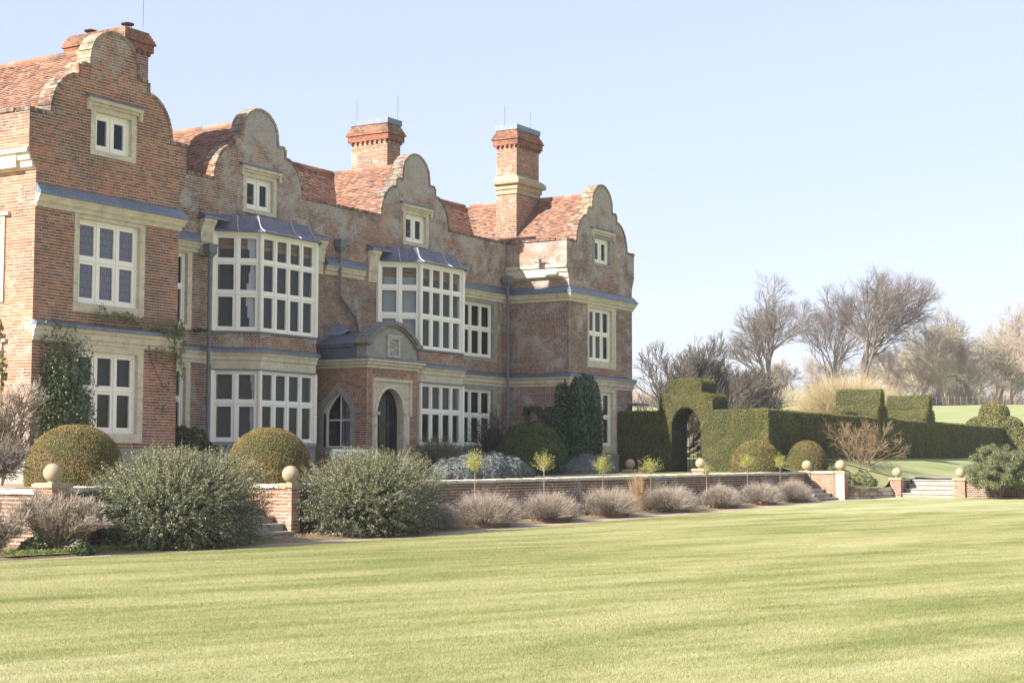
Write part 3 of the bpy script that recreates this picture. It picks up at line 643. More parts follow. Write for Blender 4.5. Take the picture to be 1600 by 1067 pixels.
for a,b,c,d in ((G[0]+hw,G[1]-hw,G[0],G[1]),(G[1]+hw,G[2]-hw,G[1],G[2]),(G[2]+hw,G[3]-hw,G[2],G[3])):
    tiles((0,35.1,ZE),(1,0,0),vM,[(a,0),(b,0),(d,sm_),(c,sm_)])
mb=MB(); 
for i in range(int((G[3]-G[0])/.33)): tube(mb,[(G[0]+i*.33,YR,ZR+.02),(G[0]+i*.33+.325,YR,ZR+.02)],.095,10)
mb.build('ridge_tiles',TILE,house,kind='stuff')
mb=MB(); mb.add([(X0,YR,ZR-.02),(X3,YR,ZR-.02),(X3,41,ZE),(X0,41,ZE)],[(0,1,2,3)]); mb.build('rear_roof',TILE,house)
# chimneys
def chimney(x0,x1,y0,y1,zb,zt,band=None,cowls=0,rods=()):
    m=MB(); m.box(x0,x1,y0,y1,zb,zt-(.31 if cowls else .1)); st=m.build('chimney',MORTAR,house)
    zc=zt-1.0
    fr=[(Fr((x0,y1),(0,-1)),y1-y0),(Fr((x0,y0),(1,0)),x1-x0),(Fr((x1,y0),(0,1)),y1-y0)]
    m=MB()
    for f,L in fr: bricks(m,f,brick_cells(rect(0,L,zb,zc),[rect(-1,9,band-.42,band+.36)] if band else [],z0=zb+.01))
    m.build('brick_facing',BRICKC,st,kind='stuff')
    def ring(d,z0,z1,mat,nm='chimney_course'):
        m=MB(); 
        for f,L in fr: bricks(m,f,brick_cells(rect(-d,L+d,z0,z1),[],z0=z0),d0=-.05,d1=d)
        m.box(x0-d+.01,x1+d-.01,y0-d+.01,y1+d,z0+.004,z1-.004); m.build(nm,mat,st,kind='stuff')
    m=MB()   # dentils
    for f,L in fr:
        k=int(L/.22)
        for i in range(k+1): a=i*(L-.09)/k; f.box(m,a,a+.09,0,.10,zc,zc+.08)
    m.build('dentil_course',BRICKR,st,kind='stuff')
    ring(.12,zc+.08,zc+.31,BRICKR); ring(.17,zc+.31,zc+.39,BRICKC)
    for i,d in enumerate((.14,.10,.06,.02)): ring(d,zc+.39+i*.08,zc+.47+i*.08,BRICKC)
    if not cowls: m=MB(); m.box(x0-.05,x1+.05,y0-.05,y1+.05,zc+.715,zt-.08); m.build('chimney_cap',LEAD,st)
    if band:
        m=MB(); sweep(m,[(x0,y1),(x0,y0),(x1,y0),(x1,y1)],[(0,band+.34),(.08,band+.31),(.20,band+.20),(.24,band+.08),(.22,band+.0),(.10,band-.04),(.10,band-.20),(.05,band-.24),(.05,band-.40),(0,band-.40)]); m.build('stone_band',STONEL,st)
    for i in range(cowls):
        y=y0+.35+i*(y1-y0-.8); m=MB(); zz=zt-.32; xc=x0+.45
        tube(m,[(xc,y,zz),(xc,y,zz+.06)],.13,12)
        for q in range(4): t=q*math.pi/2+.4; tube(m,[(xc+.12*math.cos(t),y+.12*math.sin(t),zz+.06),(xc+.12*math.cos(t),y+.12*math.sin(t),zz+.22)],.012,5)
        tube(m,[(xc,y,zz+.22),(xc,y,zz+.25)],.20,16); tube(m,[(xc,y,zz+.25),(xc,y,zz+.30)],.19,16,.05); m.build('chimney_cowl',RUST,st)
    for (rx,ry,h) in rods:
        m=MB(); tube(m,[(rx,ry,zt-.1),(rx,ry,zt+h)],.006,5); m.build('lightning_rod',IRON,st)
chimney(35.0,36.0,34.75,37.1,10.3,14.95,cowls=2,rods=[(35.9,34.9,.9)])
chimney(49.05,49.9,35.15,36.8,10.6,14.62,rods=[(49.1,36.6,.75),(49.8,35.2,.9)])
chimney(55.95,57.75,33.65,34.6,10.2,15.45,band=12.92,rods=[(56.1,34.3,.8),(57.3,33.8,.7)])
m=MB(); m.hexa([(55.92,33.58,10.5),(56.15,33.58,10.5),(57.76,33.58,12.35),(57.6,33.58,12.42),(55.92,33.54,10.5),(56.15,33.54,10.5),(57.76,33.54,12.35),(57.6,33.54,12.42)]); m.build('chimney_flashing',LEAD,house)
# porch ------------------------------------------------------------------
YP=31.4; PX0,PX1=42.8,45.7
fP=Fr((0,YP),(1,0)); fPs=Fr((PX0,YM),(0,-1)); LPs=YM-YP
dooro=arc(43.30,44.84,3.2,4.12,12); sur_out=rect(43.1,45.2,ZB-.01,4.3)
m=MB(); wall_body(m,fP,rect(PX0,PX1,ZB-.005,4.99),[[(x,max(z,ZB+.001)) for x,z in dooro]],.40); po=m.build('porch_wall',MORTAR,house)
m=MB(); bricks(m,fP,brick_cells(rect(PX0,PX1,ZB,4.72),[sur_out],z0=1.0)); m.build('brick_facing',BRICK,po,kind='stuff')
sidew=arc(.30,1.40,3.25,3.98,14,True); sidew=[(x,max(z,2.12)) for x,z in sidew]; sidewo=arc(.12,1.58,3.30,4.2,14,True); sidewo=[(x,max(z,2.0)) for x,z in sidewo]
m=MB(); wall_body(m,fPs,rect(0,LPs-.402,ZB,4.99),[sidew],.30); ps=m.build('porch_side_wall',MORTAR,house)
m=MB(); bricks(m,fPs,brick_cells(rect(0,LPs,ZB,4.72),[sidewo],z0=1.0)); m.build('brick_facing',BRICK,ps,kind='stuff')
m=MB(); wall_body(m,Fr((PX1,YP),(0,1)),rect(.41,LPs,ZB,4.99),[],.30); m.build('porch_side_wall',BT.m,house)
def ringpoly(m,fr,out,inn,d0,d1):
    wall_body(m,Fr((fr.o[0]+fr.n[0]*d1,fr.o[1]+fr.n[1]*d1),fr.u),out,[inn],d1-d0)
m=MB(); ringpoly(m,fPs,sidewo,[(x,z+.002) for x,z in sidew],-.12,.03); m.build('arch_surround',STONEG,house)
m=MB(); ringpoly(m,fP,rect(43.1,45.2,ZB-.02,4.3),[(x,max(z,ZB)) for x,z in arc(43.31,44.83,3.2,4.10,14)],-.2,.03)
m.build('door_surround',STONE,house)
m=MB()
ringpoly(m,fP,[(x,max(z,ZB)) for x,z in arc(43.18,44.96,3.2,4.22,14)],[(x,max(z,ZB+.003)) for x,z in arc(43.32,44.82,3.2,4.08,14)],-.1,.06); m.build('door_arch_mould',STONE,house)
m=MB(); fP.box(m,43.05,45.25,0,.11,4.3,4.40); fP.box(m,43.05,43.15,0,.09,3.2,4.3); fP.box(m,45.15,45.25,0,.09,3.2,4.3); fP.box(m,43.25,43.42,0,.10,3.2,3.3); fP.box(m,44.82,45.0,0,.10,3.2,3.3); m.build('hood_mould',STONE,house)
# carved spandrels
m=MB()
for sx in (-1,1):
    for i in range(26):
        a=44.12+sx*random.uniform(.55,.95); z=random.uniform(3.75,4.22)
        if ((a-44.12)/.86)**2+((z-3.25)/.9)**2<1.08: continue
        ball(m,(a,YP-.025,z),random.uniform(.018,.035),7,5)
m.build('carved_spandrel',STONE,house,kind='stuff')
# door
m=MB(); wall_body(m,Fr((0,YP+.24),(1,0)),[(x,max(z,1.25)) for x,z in arc(43.22,44.92,3.2,4.16,14)],[rect(43.50,43.80,2.1,2.85),rect(43.90,44.28,2.1,2.85),rect(44.38,44.70,2.1,2.85),rect(43.50,43.80,2.95,3.55),rect(43.90,44.28,2.95,3.75),rect(44.38,44.70,2.95,3.55)],.05)
door=m.build('door',DOOR,house)
m=MB(); m.box(43.45,44.75,YP+.262,YP+.268,2.05,3.8); m.build('door_glass',GLASS,door)
m=MB(); m.box(43.5,43.82,YP+.232,YP+.242,1.45,1.95); m.box(43.92,44.26,YP+.232,YP+.242,1.45,1.95); m.box(44.38,44.7,YP+.232,YP+.242,1.45,1.95); m.build('door_panel',DOOR,door)
m=MB(); ball(m,(44.32,YP+.28,2.0),.035,10,7); m.build('door_knob',RUST,door)
m=MB(); m.box(43.3,44.9,32.6,32.62,1.2,4.5); m.build('porch_back_wall',BLINDP,house); m=MB(); m.box(PX0+.45,PX1-.35,YP+.5,YM,1.15,1.2); m.build('porch_floor',STEPM,house)
# porch side window bars
m=MB(); 
def sb(a0,a1,z0,z1,d=-.2): fPs.box(m,a0,a1,d-.04,d,z0,z1)
sb(.83,.875,2.12,3.96); sb(.30,1.40,3.0,3.05,-.203); sb(.30,1.40,2.12,2.17,-.203)
inn=[p for p in sidew]; k=len(inn)
sc=[(.85+(x-.85)*.93,2.15+(z-2.15)*.965) for x,z in inn]
ringpoly(m,fPs,[(x,z-.001) for x,z in inn],sc,-.25,-.19)
pw=m.build('arched_window',WHITE,house); m=MB(); fPs.box(m,.32,1.38,-.226,-.222,2.15,3.9); m.build('pane',GLASS,pw)
m=MB()
for a in (.42,.62,1.05,1.22): fPs.box(m,a,a+.07,-.9,-.88,2.1,4.0)
m.build('inner_glazing_bar',PAINT,pw)
m=MB(); 
pp=[(PX0,YM-.01),(PX0,YP),(PX1,YP),(PX1,YM-.01)]
sweep(m,pp,[(0,5.0),(.20,5.0),(.20,4.94),(.13,4.90),(.13,4.84),(.06,4.80),(.05,4.72),(0,4.72)]); m.build('porch_cornice',STONE,house)
m=MB(); sweep(m,pp,[(-.3,5.08),(.02,5.08),(.21,5.04),(.21,5.002),(-.3,5.002)]); m.build('lead_flashing',LEAD,house)
m=MB(); sweep(m,[(PX0,YM-.01),(PX0,YP+.42)],[(-.35,5.5),(.10,5.5),(.10,5.42),(.03,5.38),(.03,5.083),(-.35,5.083)]); m.build('porch_eaves',LEAD,house)
# segmental pediment
cxp=44.22; top=[]
for i in range(21):
    u=-1+2*i/20; 
    z=5.50+.70*max(0,math.cos(u*math.pi/2*.98))**.9 if abs(u)<.92 else 5.50+.70*math.cos(.92*math.pi/2*.98)**.9*(1-(abs(u)-.92)/.08)
    top.append((cxp+1.42*u,z))
pol=[(cxp-1.42,5.083),(cxp+1.42,5.083)]+list(reversed(top))
m=MB(); wall_body(m,Fr((0,YP+.02),(1,0)),pol,[],.40); ped=m.build('pediment',STONEG,house)
m=MB()
for (xa,za),(xb,zb) in zip(top,top[1:]):
    d=np.array([xb-xa,zb-za]); d/=np.linalg.norm(d); nn=(-d[1],d[0])
    for y0,y1,o0,o1 in ((YP-.13,YP+.47,0,.13),(YP-.06,YP-.0,-.07,.0)):
        m.hexa([(xa+nn[0]*o0,y0,za+nn[1]*o0),(xb+nn[0]*o0,y0,zb+nn[1]*o0),(xb+nn[0]*o1,y0,zb+nn[1]*o1),(xa+nn[0]*o1,y0,za+nn[1]*o1),(xa+nn[0]*o0,y1,za+nn[1]*o0),(xb+nn[0]*o0,y1,zb+nn[1]*o0),(xb+nn[0]*o1,y1,zb+nn[1]*o1),(xa+nn[0]*o1,y1,za+nn[1]*o1)])
for sx in (-1,1):
    tube(m,[(cxp+sx*1.56,YP-.135,5.55),(cxp+sx*1.56,YP+.465,5.55)],.065,12); xa,xb=sorted((cxp+sx*1.56,cxp+sx*1.22)); m.box(xa,xb,YP-.128,YP+.468,5.50,5.612)
m.build('pediment_coping',STONED,ped)
m=MB(); wall_body(m,Fr((0,YP-.035),(1,0)),rect(43.92,44.62,5.12,5.80),[rect(44.0,44.54,5.19,5.73)],.05); m.box(43.86,44.68,YP-.08,YP+.02,5.80,5.86)
for i in range(60): ball(m,(random.uniform(44.04,44.5),YP+.015,random.uniform(5.22,5.70)),random.uniform(.018,.04),6,4)
for i in range(9):
    t=i/9*2*math.pi; ball(m,(44.27+.16*math.cos(t),YP+.0,5.46+.19*math.sin(t)),.035,6,4)
m.build('carved_shield_panel',PALEST,ped)
m=MB(); xr=cxp; pr=[(PX0-.12,5.50),(xr-.9,5.85),(xr,6.02),(xr+.9,5.85),(PX1+.12,5.50)]
m.add([(x,YP+.42,z) for x,z in pr]+[(x,YM-.005,z) for x,z in pr],[(i,i+1,i+6,i+5) for i in range(4)]); 
for i,(x,z) in enumerate(pr[:4]): 
    tube(m,[(x,YP+.44,z+.01),(x,YM-.01,z+.01)],.018,6)
for yy in (32.3,): tube(m,[(x,yy,z+.01) for x,z in pr],.02,6)
# little ridge upstand against the wall
m.add([(PX0-.1,YM-.01,5.45),(43.9,YM-.01,6.35),(44.6,YM-.01,6.0),(PX0-.1,YM-.35,5.45),(43.9,YM-.45,6.05),(44.6,YM-.3,6.0)],[(0,1,4,3),(1,2,5,4)])
m.build('porch_roof',LEAD,house)
m=MB(); m.box(46.0,46.18,30.5,31.35,1.1,1.85); tube(m,[(45.98,30.55,1.9),(46.2,30.55,1.9)],.16,14); m.build('porch_step_cheek',STONE,house)
m=MB(); m.box(42.9,45.95,30.9,31.38,1.1,1.25); m.build('porch_step',STEPM,house)
# rainwater pipes
def pipe(pts,hop,r=.055,nm='drainpipe'):
    m=MB(); tube(m,pts,r,10)
    for i,(p,q) in enumerate(zip(pts,pts[1:])):
        L=math.dist(p,q)
        for k in range(int(L/1.8)+1):
            t=(k+.3)*1.8/L
            if t<1: c=np.array(p)+(np.array(q)-np.array(p))*t; tube(m,[c,c+(np.array(q)-np.array(p))/L*.09],r*1.45,10)
    o=m.build(nm,PIPE,house)
    if hop:
        x,y,z=hop; m=MB(); m.box(x-.17,x+.17,y-.14,y+.12,z,z+.20); m.box(x-.2,x+.2,y-.16,y+.12,z+.20,z+.26); m.hexa([(x-.06,y-.06,z-.16),(x+.06,y-.06,z-.16),(x+.17,y-.14,z-.002),(x-.17,y-.14,z-.002),(x-.06,y+.06,z-.16),(x+.06,y+.06,z-.16),(x+.17,y+.12,z-.002),(x-.17,y+.12,z-.002)]); m.build('rainwater_hopper',PIPE,o)
yp=YM-.30
pipe([(37.12,yp,7.75),(37.12,yp,1.2)],(37.12,yp,7.95))
pipe([(44.35-.55,YM-.16,8.75),(43.80,YM-.16,7.25),(44.7,YM-.16,6.55),(44.9,YM-.16,6.0)],(43.80,YM-.16,8.9),.05)
m=MB(); m.box(44.0,44.35,YM-.22,YM-.02,9.0,9.2); m.build('lead_box',PIPE,house)
pipe([(54.55,YM-.26,8.55),(54.55,YM-.26,1.2)],(54.55,YM-.24,8.72),.05)
m=MB(); x=X2-.22; m.box(x-.34,x-.16,31.75,32.0,9.42,9.56); tube(m,[(x-.16,31.88,9.55),(x,31.88,9.62)],.02,6); tube(m,[(x-.2,31.86,9.62),(x-.45,31.6,9.68)],.015,6); m.build('floodlight',STONEG,house)
m=MB(); tube(m,[(36.66,YM-.12,5.55),(36.86,YM-.22,5.60)],.06,8); tube(m,[(36.9,YM-.08,5.6),(37.1,YM-.3,5.58)],.04,8); m.build('outdoor_lamp',IRON,house)
m=MB(); m.box(60.0,61.1,30.25,30.7,4.02,4.1); m.build('side_porch_lead',LEAD,house)
# ------------------------------------------------------------ garden walls, piers, steps
WY=22.6
def topz(x): return 1.14+max(0,x-27)*.0062
def pier(x,y,zb,zt,label,s=.42,ballr=.19,mat=BRICKW,base=False):
    r=root('gate_pier',label,'garden pier',(x,y,zb),'brick piers topped with stone balls')
    h=s/2; m=MB(); m.box(x-h,x+h,y-h,y+h,zb,zt-.09); m.build('pier_core',MORTAR,r)
    m=MB()
    for f in (Fr((x-h,y+h),(0,-1)),Fr((x-h,y-h),(1,0)),Fr((x+h,y-h),(0,1))): bricks(m,f,brick_cells(rect(0,s,zb,zt-.09),[],z0=zb))
    m.build('brick_facing',mat,r,kind='stuff')
    m=MB(); m.box(x-h-.05,x+h+.05,y-h-.05,y+h+.05,zt-.09,zt-.02); m.box(x-h-.02,x+h+.02,y-h-.02,y+h+.02,zt-.02,zt); m.build('cap_stone',STONEL,r)
    m=MB(); tube(m,[(x,y,zt),(x,y,zt+.03)],.10,14,.07); ball(m,(x,y,zt+.01+ballr),ballr,26,16); m.build('ball_finial',STONEL,r,smooth=True)
    return r
def wall_thing(name,label,parts,loc):
    r=root(name,label,'garden wall',loc); return r
def lay_wall(r,p0,p1,zb,zt,th=.34,mat=BRICKW,units=0,stone=False,rh=.075):
    """wall whose outer face runs p0->p1 (outside on the right of travel)"""
    f=Fr(p0,np.subtract(p1,p0)); L=float(np.linalg.norm(np.subtract(p1,p0)))
    z0a,z0b=zb; z1a,z1b=zt; poly=[(0,z0a),(L,z0b),(L,z1b-.09),(0,z1a-.09)]
    m=MB(); wall_body(m,f,poly,[],th); m.build('wall_core',MORTAR,r)
    cells=brick_cells(poly,[],z0=min(zb),L=.235,rh=rh); u=cells[-units:] if units else []; rest=cells[:len(cells)-len(u)]
    m=MB(); bricks(m,f,rest,rh=rh); 
    if rest: m.build('brick_facing',mat,r,kind='stuff')
    if u: unit_bricks(u,f,r,mat)
    m=MB(); k=max(1,int(L/.30))
    for i in range(k):
        a,b=L*i/k+.004,L*(i+1)/k-.004; za=z1a+(z1b-z1a)*i/k+random.uniform(-.006,.006); P=f.P
        o=.06+random.uniform(-.01,.01)
        m.hexa([P(a,o,za-.09),P(b,o,za-.09),P(b,o-.015,za-.02),P(a,o-.015,za-.02),P(a,-th-.04,za-.09),P(b,-th-.04,za-.09),P(b,-th-.02,za),P(a,-th-.02,za)])
    m.build('coping_stone' ,COPE,r,kind='stuff'); return f,L
COPE=simple('lichened_coping',(.50,.46,.38),(.58,.53,.45),2.2,c3=(.20,.20,.10))
tw=wall_thing('terrace_wall','long low red brick terrace wall with pale coping behind the lavender mounds',None,(43,WY,0))
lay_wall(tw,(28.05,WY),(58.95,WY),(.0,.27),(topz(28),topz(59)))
tw1=wall_thing('terrace_wall','short sunlit limed brick wall beside the garden steps under a stone ball',None,(27.9,23.2,0))
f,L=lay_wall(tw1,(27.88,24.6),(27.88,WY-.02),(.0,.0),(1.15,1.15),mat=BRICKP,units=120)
tw2=wall_thing('terrace_wall','dark shaded brick wall between the leftmost pier and the large grey green bush',None,(23.3,WY,0))
lay_wall(tw2,(21.4,WY),(25.6,WY),(0,0),(1.16,1.15)); lay_wall(tw2,(25.75,WY+.0),(25.75,24.6),(0,0),(1.15,1.15))
tw3=wall_thing('terrace_wall','short limed return wall with mossy coping left of the leftmost pier',None,(21,23.6,0))
lay_wall(tw3,(20.98,28.5),(20.98,WY+.2),(-.1,-.1),(1.12,1.12),mat=BRICKW)
pier(21.18,WY+.02,0,1.24,'brick pier with stone ball behind the dead twiggy shrub at the left',ballr=.17,mat=BRICKP)
pier(28.02,WY+.0,0,1.17,'brick pier with stone ball between the two large grey green bushes',s=.3,ballr=.185,mat=BRICKP)
def steps(name,label,x0,x1,y0,z0,n,rise,going,axis='y'):
    r=root(name,label,'steps',((x0+x1)/2,y0,z0))
    for i in range(n):
        m=MB()
        if axis=='y': m.box(x0,x1,y0+i*going,y0+(i+1)*going+.3,z0+i*rise,z0+(i+1)*rise-.05); m.box(x0-.0,x1+.0,y0+i*going-.03,y0+(i+1)*going+.02,z0+(i+1)*rise-.05,z0+(i+1)*rise)
        else: m.box(x0+i*going,x0+(i+1)*going+.3,y0,axis_y1,z0+i*rise,z0+(i+1)*rise-.05); m.box(x0+i*going-.03,x0+(i+1)*going+.02,y0,axis_y1,z0+(i+1)*rise-.05,z0+(i+1)*rise)
        m.build('step',STEPM,r)
    return r
steps('garden_steps','worn stone steps rising beside the short sunlit wall between the large bushes',25.78,27.86,22.35,-.02,7,.16,.30)
PA=pier(59.2,WY+.02,.25,1.36,'brick pier with stone ball at the far end of the long terrace wall',ballr=.19)
tw4=wall_thing('terrace_wall','short pink limed wall between two stone balls beside the far dark steps',None,(59.1,21.9,.2))
lay_wall(tw4,(59.02,WY-.22),(59.02,21.5),(.25,.25),(1.35,1.35),th=.4,mat=BRICKP); lay_wall(tw4,(59.02,21.08),(59.4,21.08),(.25,.25),(1.35,1.35),mat=BRICKP,th=.3)
pier(59.22,21.28,.25,1.36,'brick pier with stone ball nearest the rockery, at the end of the pink limed wall',s=.38,ballr=.2,mat=BRICKP)
steps('garden_steps','dark shaded stone steps against the pink limed wall at the end of the lavender row',57.2,59.0,21.35,.22,3,.15,.26)
# rockery wall
rk=root('rockery_wall','low cream rubble stone wall of rough blocks below the rose bed','garden wall',(61,20.9,.3))
p0=np.array((59.6,20.98)); p1=np.array((62.35,20.45)); L=np.linalg.norm(p1-p0); ud=(p1-p0)/L
for row in range(3):
    a=0.
    while a<L:
        l=random.uniform(.22,.5); h=.155; z=.26+row*.155; c=p0+ud*(a+l/2); m=MB(); j=lambda:random.uniform(-.025,.025)
        q=[]
        for dy in (-.14,.2):
            for (x,zz) in ((-l/2+.01,0),(l/2-.01,0),(l/2-.01,h-.012),(-l/2+.01,h-.012)):
                q.append((c[0]+ud[0]*x+j()*.7,c[1]+ud[1]*x+dy+j(),z+zz+j()*.5))
        m.hexa(q); m.build('stone_block',STONE if random.random()<.7 else STONEL,rk); a+=l
grid('rose_bed',list(np.linspace(59.45,64.6,18)),list(np.linspace(20.45,24.1,14)),lambda x,y:(.70+max(0,y-20.9)*.27)*(1-sm((x-61.5)/1.8))+(uz(x,y)+.02)*sm((x-61.5)/1.8),SOILG)
# far steps with two piers, wall running toward the camera side
pier(62.6,20.2,.3,1.09,'squat brick pier with stone ball left of the wide pale steps',ballr=.19,mat=BRICKP)
pier(62.6,17.7,.3,1.09,'squat brick pier with stone ball right of the wide pale steps, beside the pine shrub',ballr=.19,mat=BRICKP)
axis_y1=19.98
r_=root('garden_steps','wide pale stone steps climbing to the upper lawn between two squat piers','steps',(63,19,.33))
for i in range(4):
    m=MB(); m.box(62.5+i*.45,64.6,17.93,19.98,.33+i*.17,.33+(i+1)*.17-.05); m.box(62.46+i*.45,64.62,17.92,19.985,.33+(i+1)*.17-.05,.33+(i+1)*.17); m.build('step',STEPM,r_)
m=MB(); m.add([(x,y,uz(x,y)+.03) for x in (64.6,65.5,66.4,67.4) for y in (17.9,18.6,19.3,20.05)],[(4*i+j,4*i+4+j,4*i+5+j,4*i+1+j) for i in range(3) for j in range(3)]); m.build('step_landing',GRAVEL,kind='structure')
tw5=wall_thing('terrace_wall','low shaded brick retaining wall running right behind the pine shrub',None,(62.6,12,.3))
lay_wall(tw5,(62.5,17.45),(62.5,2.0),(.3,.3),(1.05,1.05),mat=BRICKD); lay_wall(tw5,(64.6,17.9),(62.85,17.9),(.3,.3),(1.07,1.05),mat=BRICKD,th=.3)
tw6=wall_thing('terrace_wall','dark stub of garden wall between the wide pale steps and the rockery',None,(63,20.3,.3))
lay_wall(tw6,(62.8,20.05),(64.3,20.05),(.3,.5),(1.07,1.12),mat=BRICKW,th=.3)
# low piers in front of the arch
pier(55.5,28.3,1.20,1.40,'low grey stone ball in the shade at the foot of the dark hedge',s=.36,ballr=.19)
pier(54.9,25.1,1.22,1.44,'low brick pier with stone ball in front of the hedge archway',s=.42,ballr=.185,mat=BRICKP)
# ------------------------------------------------------------ foliage generators
def leaf_quads(C,N,size,asp=.5,jit=.8,szj=.4):
    n=len(C); C=np.asarray(C); N=np.asarray(N)+RNG.normal(0,jit,(n,3)); N/=np.linalg.norm(N,axis=1)[:,None]+1e-9
    A=RNG.normal(0,1,(n,3)); A-=N*(A*N).sum(1)[:,None]; A/=np.linalg.norm(A,axis=1)[:,None]+1e-9; B=np.cross(N,A)
    s=(size*(1+RNG.uniform(-szj,szj,n)))[:,None]; a=A*s; b=B*s*asp
    V=np.stack([C-a,C+b,C+a,C-b],1).reshape(-1,3); F=np.arange(n*4).reshape(-1,4); return V,F
def stem_blades(P0,P1,w):
    n=len(P0); D=P1-P0; A=RNG.normal(0,1,(n,3)); A=np.cross(D,A); A/=np.linalg.norm(A,axis=1)[:,None]+1e-9; A=A*np.asarray(w).reshape(-1,1)
    V=np.stack([P0-A,P0+A,P1],1).reshape(-1,3); F=np.arange(n*3).reshape(-1,3); return V,F
def ellip_pts(n,c,r,zmin=-1,shell=(.94,1.02),power=2.0):
    v=RNG.normal(0,1,(n*3+20,3)); 
    if power!=2: v=v
    v/=np.linalg.norm(v,axis=1)[:,None]; v=v[v[:,2]>zmin][:n]
    if power!=2:
        k=(np.abs(v)**power).sum(1)**(-1/power); v=v*k[:,None]
    s=RNG.uniform(*shell,len(v))[:,None]; N=v/np.array(r); N/=np.linalg.norm(N,axis=1)[:,None]
    return np.array(c)+v*np.array(r)*s, N
def dome_mesh(c,r,n,leaf=.03,core=.955,power=2.3,lump=0):
    P,N=ellip_pts(n,c,r,-.55,(.965,1.01),power)
    if lump: 
        ph=np.sin(P[:,0]*5)*np.cos(P[:,1]*6+P[:,2]*4)+.6*np.sin(P[:,0]*17+P[:,2]*9)*np.sin(P[:,1]*15+P[:,2]*13); P+=N*(ph*lump)[:,None]
    V,F=leaf_quads(P,N,leaf,.45,.7); return V,F
def dome(name,label,cat,c,r,n=14000,leaf=.03,mat=YEW,group=None,power=2.15,lump=0.,core=YEWD,corek=.95):
    c=list(c); rt=root(name,label,cat,(c[0],c[1],c[2]),group); zc=c[2]+r[2]*.16; rz=r[2]*.84
    V,F=dome_mesh((c[0],c[1],zc),(r[0],r[1],rz),n,leaf,power=power,lump=lump); link(np_mesh('foliage',V,F),'foliage',mat,rt)
    m=MB(); nu,nv=28,16; vs=[];fs=[]
    for i in range(nv+1):
        t=math.pi*i/nv
        for j in range(nu):
            p=2*math.pi*j/nu; d=np.array([math.sin(t)*math.cos(p),math.sin(t)*math.sin(p),math.cos(t)]); d=d*((np.abs(d)**power).sum()**(-1/power))*corek
            vs.append((c[0]+d[0]*r[0],c[1]+d[1]*r[1],zc+d[2]*rz))
    for i in range(nv):
        for j in range(nu): a=i*nu+j; b=i*nu+(j+1)%nu; fs.append((a,a+nu,b+nu,b))
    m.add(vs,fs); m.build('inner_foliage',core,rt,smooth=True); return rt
# clipped yew domes: (x,y) base, radii
dome('yew_dome','wide clipped olive yew dome behind the leftmost pier','topiary',(25.15,26.2,1.12),(1.02,1.02,1.30),60000,.015,group='clipped yew domes on the terrace')
dome('yew_dome','clipped golden yew dome beside the stone ball by the left steps','topiary',(31.40,26.0,1.12),(1.04,1.04,1.36),60000,.015,group='clipped yew domes on the terrace')
dome('yew_dome','small clipped brown green dome in front of the sunlit hedge corner','topiary',(56.6,23.6,1.25),(.93,.93,1.25),34000,.019,group='clipped yew domes on the terrace')
dome('yew_dome','small clipped russet dome behind the far pair of stone balls','topiary',(60.6,23.15,1.25),(.86,.8,1.28),30000,.019,group='clipped yew domes on the terrace')
# shoot-built loose bushes
def shoots_bush(c,r,nshoot,leaves,leaf,tipmat,mat,rt,up=.35,seglen=.35,tip=.25,dens=1.,woody=True,nm='foliage'):
    P,N=ellip_pts(nshoot,(0,0,0),(1,1,1),-.62,(.55,1.0),2.4); Cc=[];Nn=[];Ct=[];Nt=[];S0=[];S1=[]
    for p,nn in zip(P,N):
        lump=1+.10*math.sin(p[0]*5+p[2]*4)*math.cos(p[1]*4.3); q=np.array(c)+p*np.array(r)*lump; d=nn+np.array([0,0,up])+RNG.normal(0,.25,3); d/=np.linalg.norm(d)
        L=seglen*RNG.uniform(.5,1.3); k=leaves; t=np.linspace(0,1,k)[:,None]; pts=q+d*t*L+np.array([0,0,-.15*L])*t**2+RNG.normal(0,leaf*.8,(k,3))
        if q[2]<c[2]-r[2]*.3 : pts=pts
        cut=int(k*(1-tip)) if nn[2]>.15 else k
        Cc.append(pts[:cut]); Nn.append(np.tile(d*.3+np.array([0,0,.6]),(cut,1))); Ct.append(pts[cut:]); Nt.append(np.tile(d*.3+np.array([0,0,.6]),(k-cut,1))); S0.append(q-d*.1); S1.append(q+d*L)
    C=np.concatenate(Cc); keep=C[:,2]>.03; V,F=leaf_quads(C[keep],np.concatenate(Nn)[keep],leaf,.38,.7); link(np_mesh(nm,V,F),nm,mat,rt)
    C=np.concatenate(Ct)
    if len(C): V,F=leaf_quads(C,np.concatenate(Nt),leaf*.85,.38,.7); link(np_mesh('young_shoots',V,F),'young_shoots',tipmat,rt)
    S0=np.array(S0);S1=np.array(S1); V,F=stem_blades(S0,S1,.004); link(np_mesh('twigs',V,F),'twigs',BARKO,rt)
    m=MB(); ball(m,c,1,24,14); 
    me=m.mesh('inner_foliage'); 
    for v in me.vertices: v.co=Vector(c)+Vector(((v.co.x-c[0])*r[0]*.76,(v.co.y-c[1])*r[1]*.76,(v.co.z-c[2])*r[2]*.76))
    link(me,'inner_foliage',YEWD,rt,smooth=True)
    if woody:
        m=MB()
        for i in range(9): t=random.uniform(0,6.28); e=(c[0]+r[0]*.5*math.cos(t),c[1]+r[1]*.5*math.sin(t),c[2]+random.uniform(0,.3)); tube(m,[(c[0]+.1*math.cos(t),c[1]+.1*math.sin(t),c[2]-r[2]*.95),e],.025,5,.012)
        m.build('stem',BARKD,rt)
bA=root('large_bush','huge loose grey green bush spilling over the shaded wall left of the steps','bush',(23.9,21.9,0)); shoots_bush((23.75,21.85,.70),(1.80,1.2,1.03),4600,26,.021,OLIVT,OLIVE,bA,seglen=.34,tip=.20)
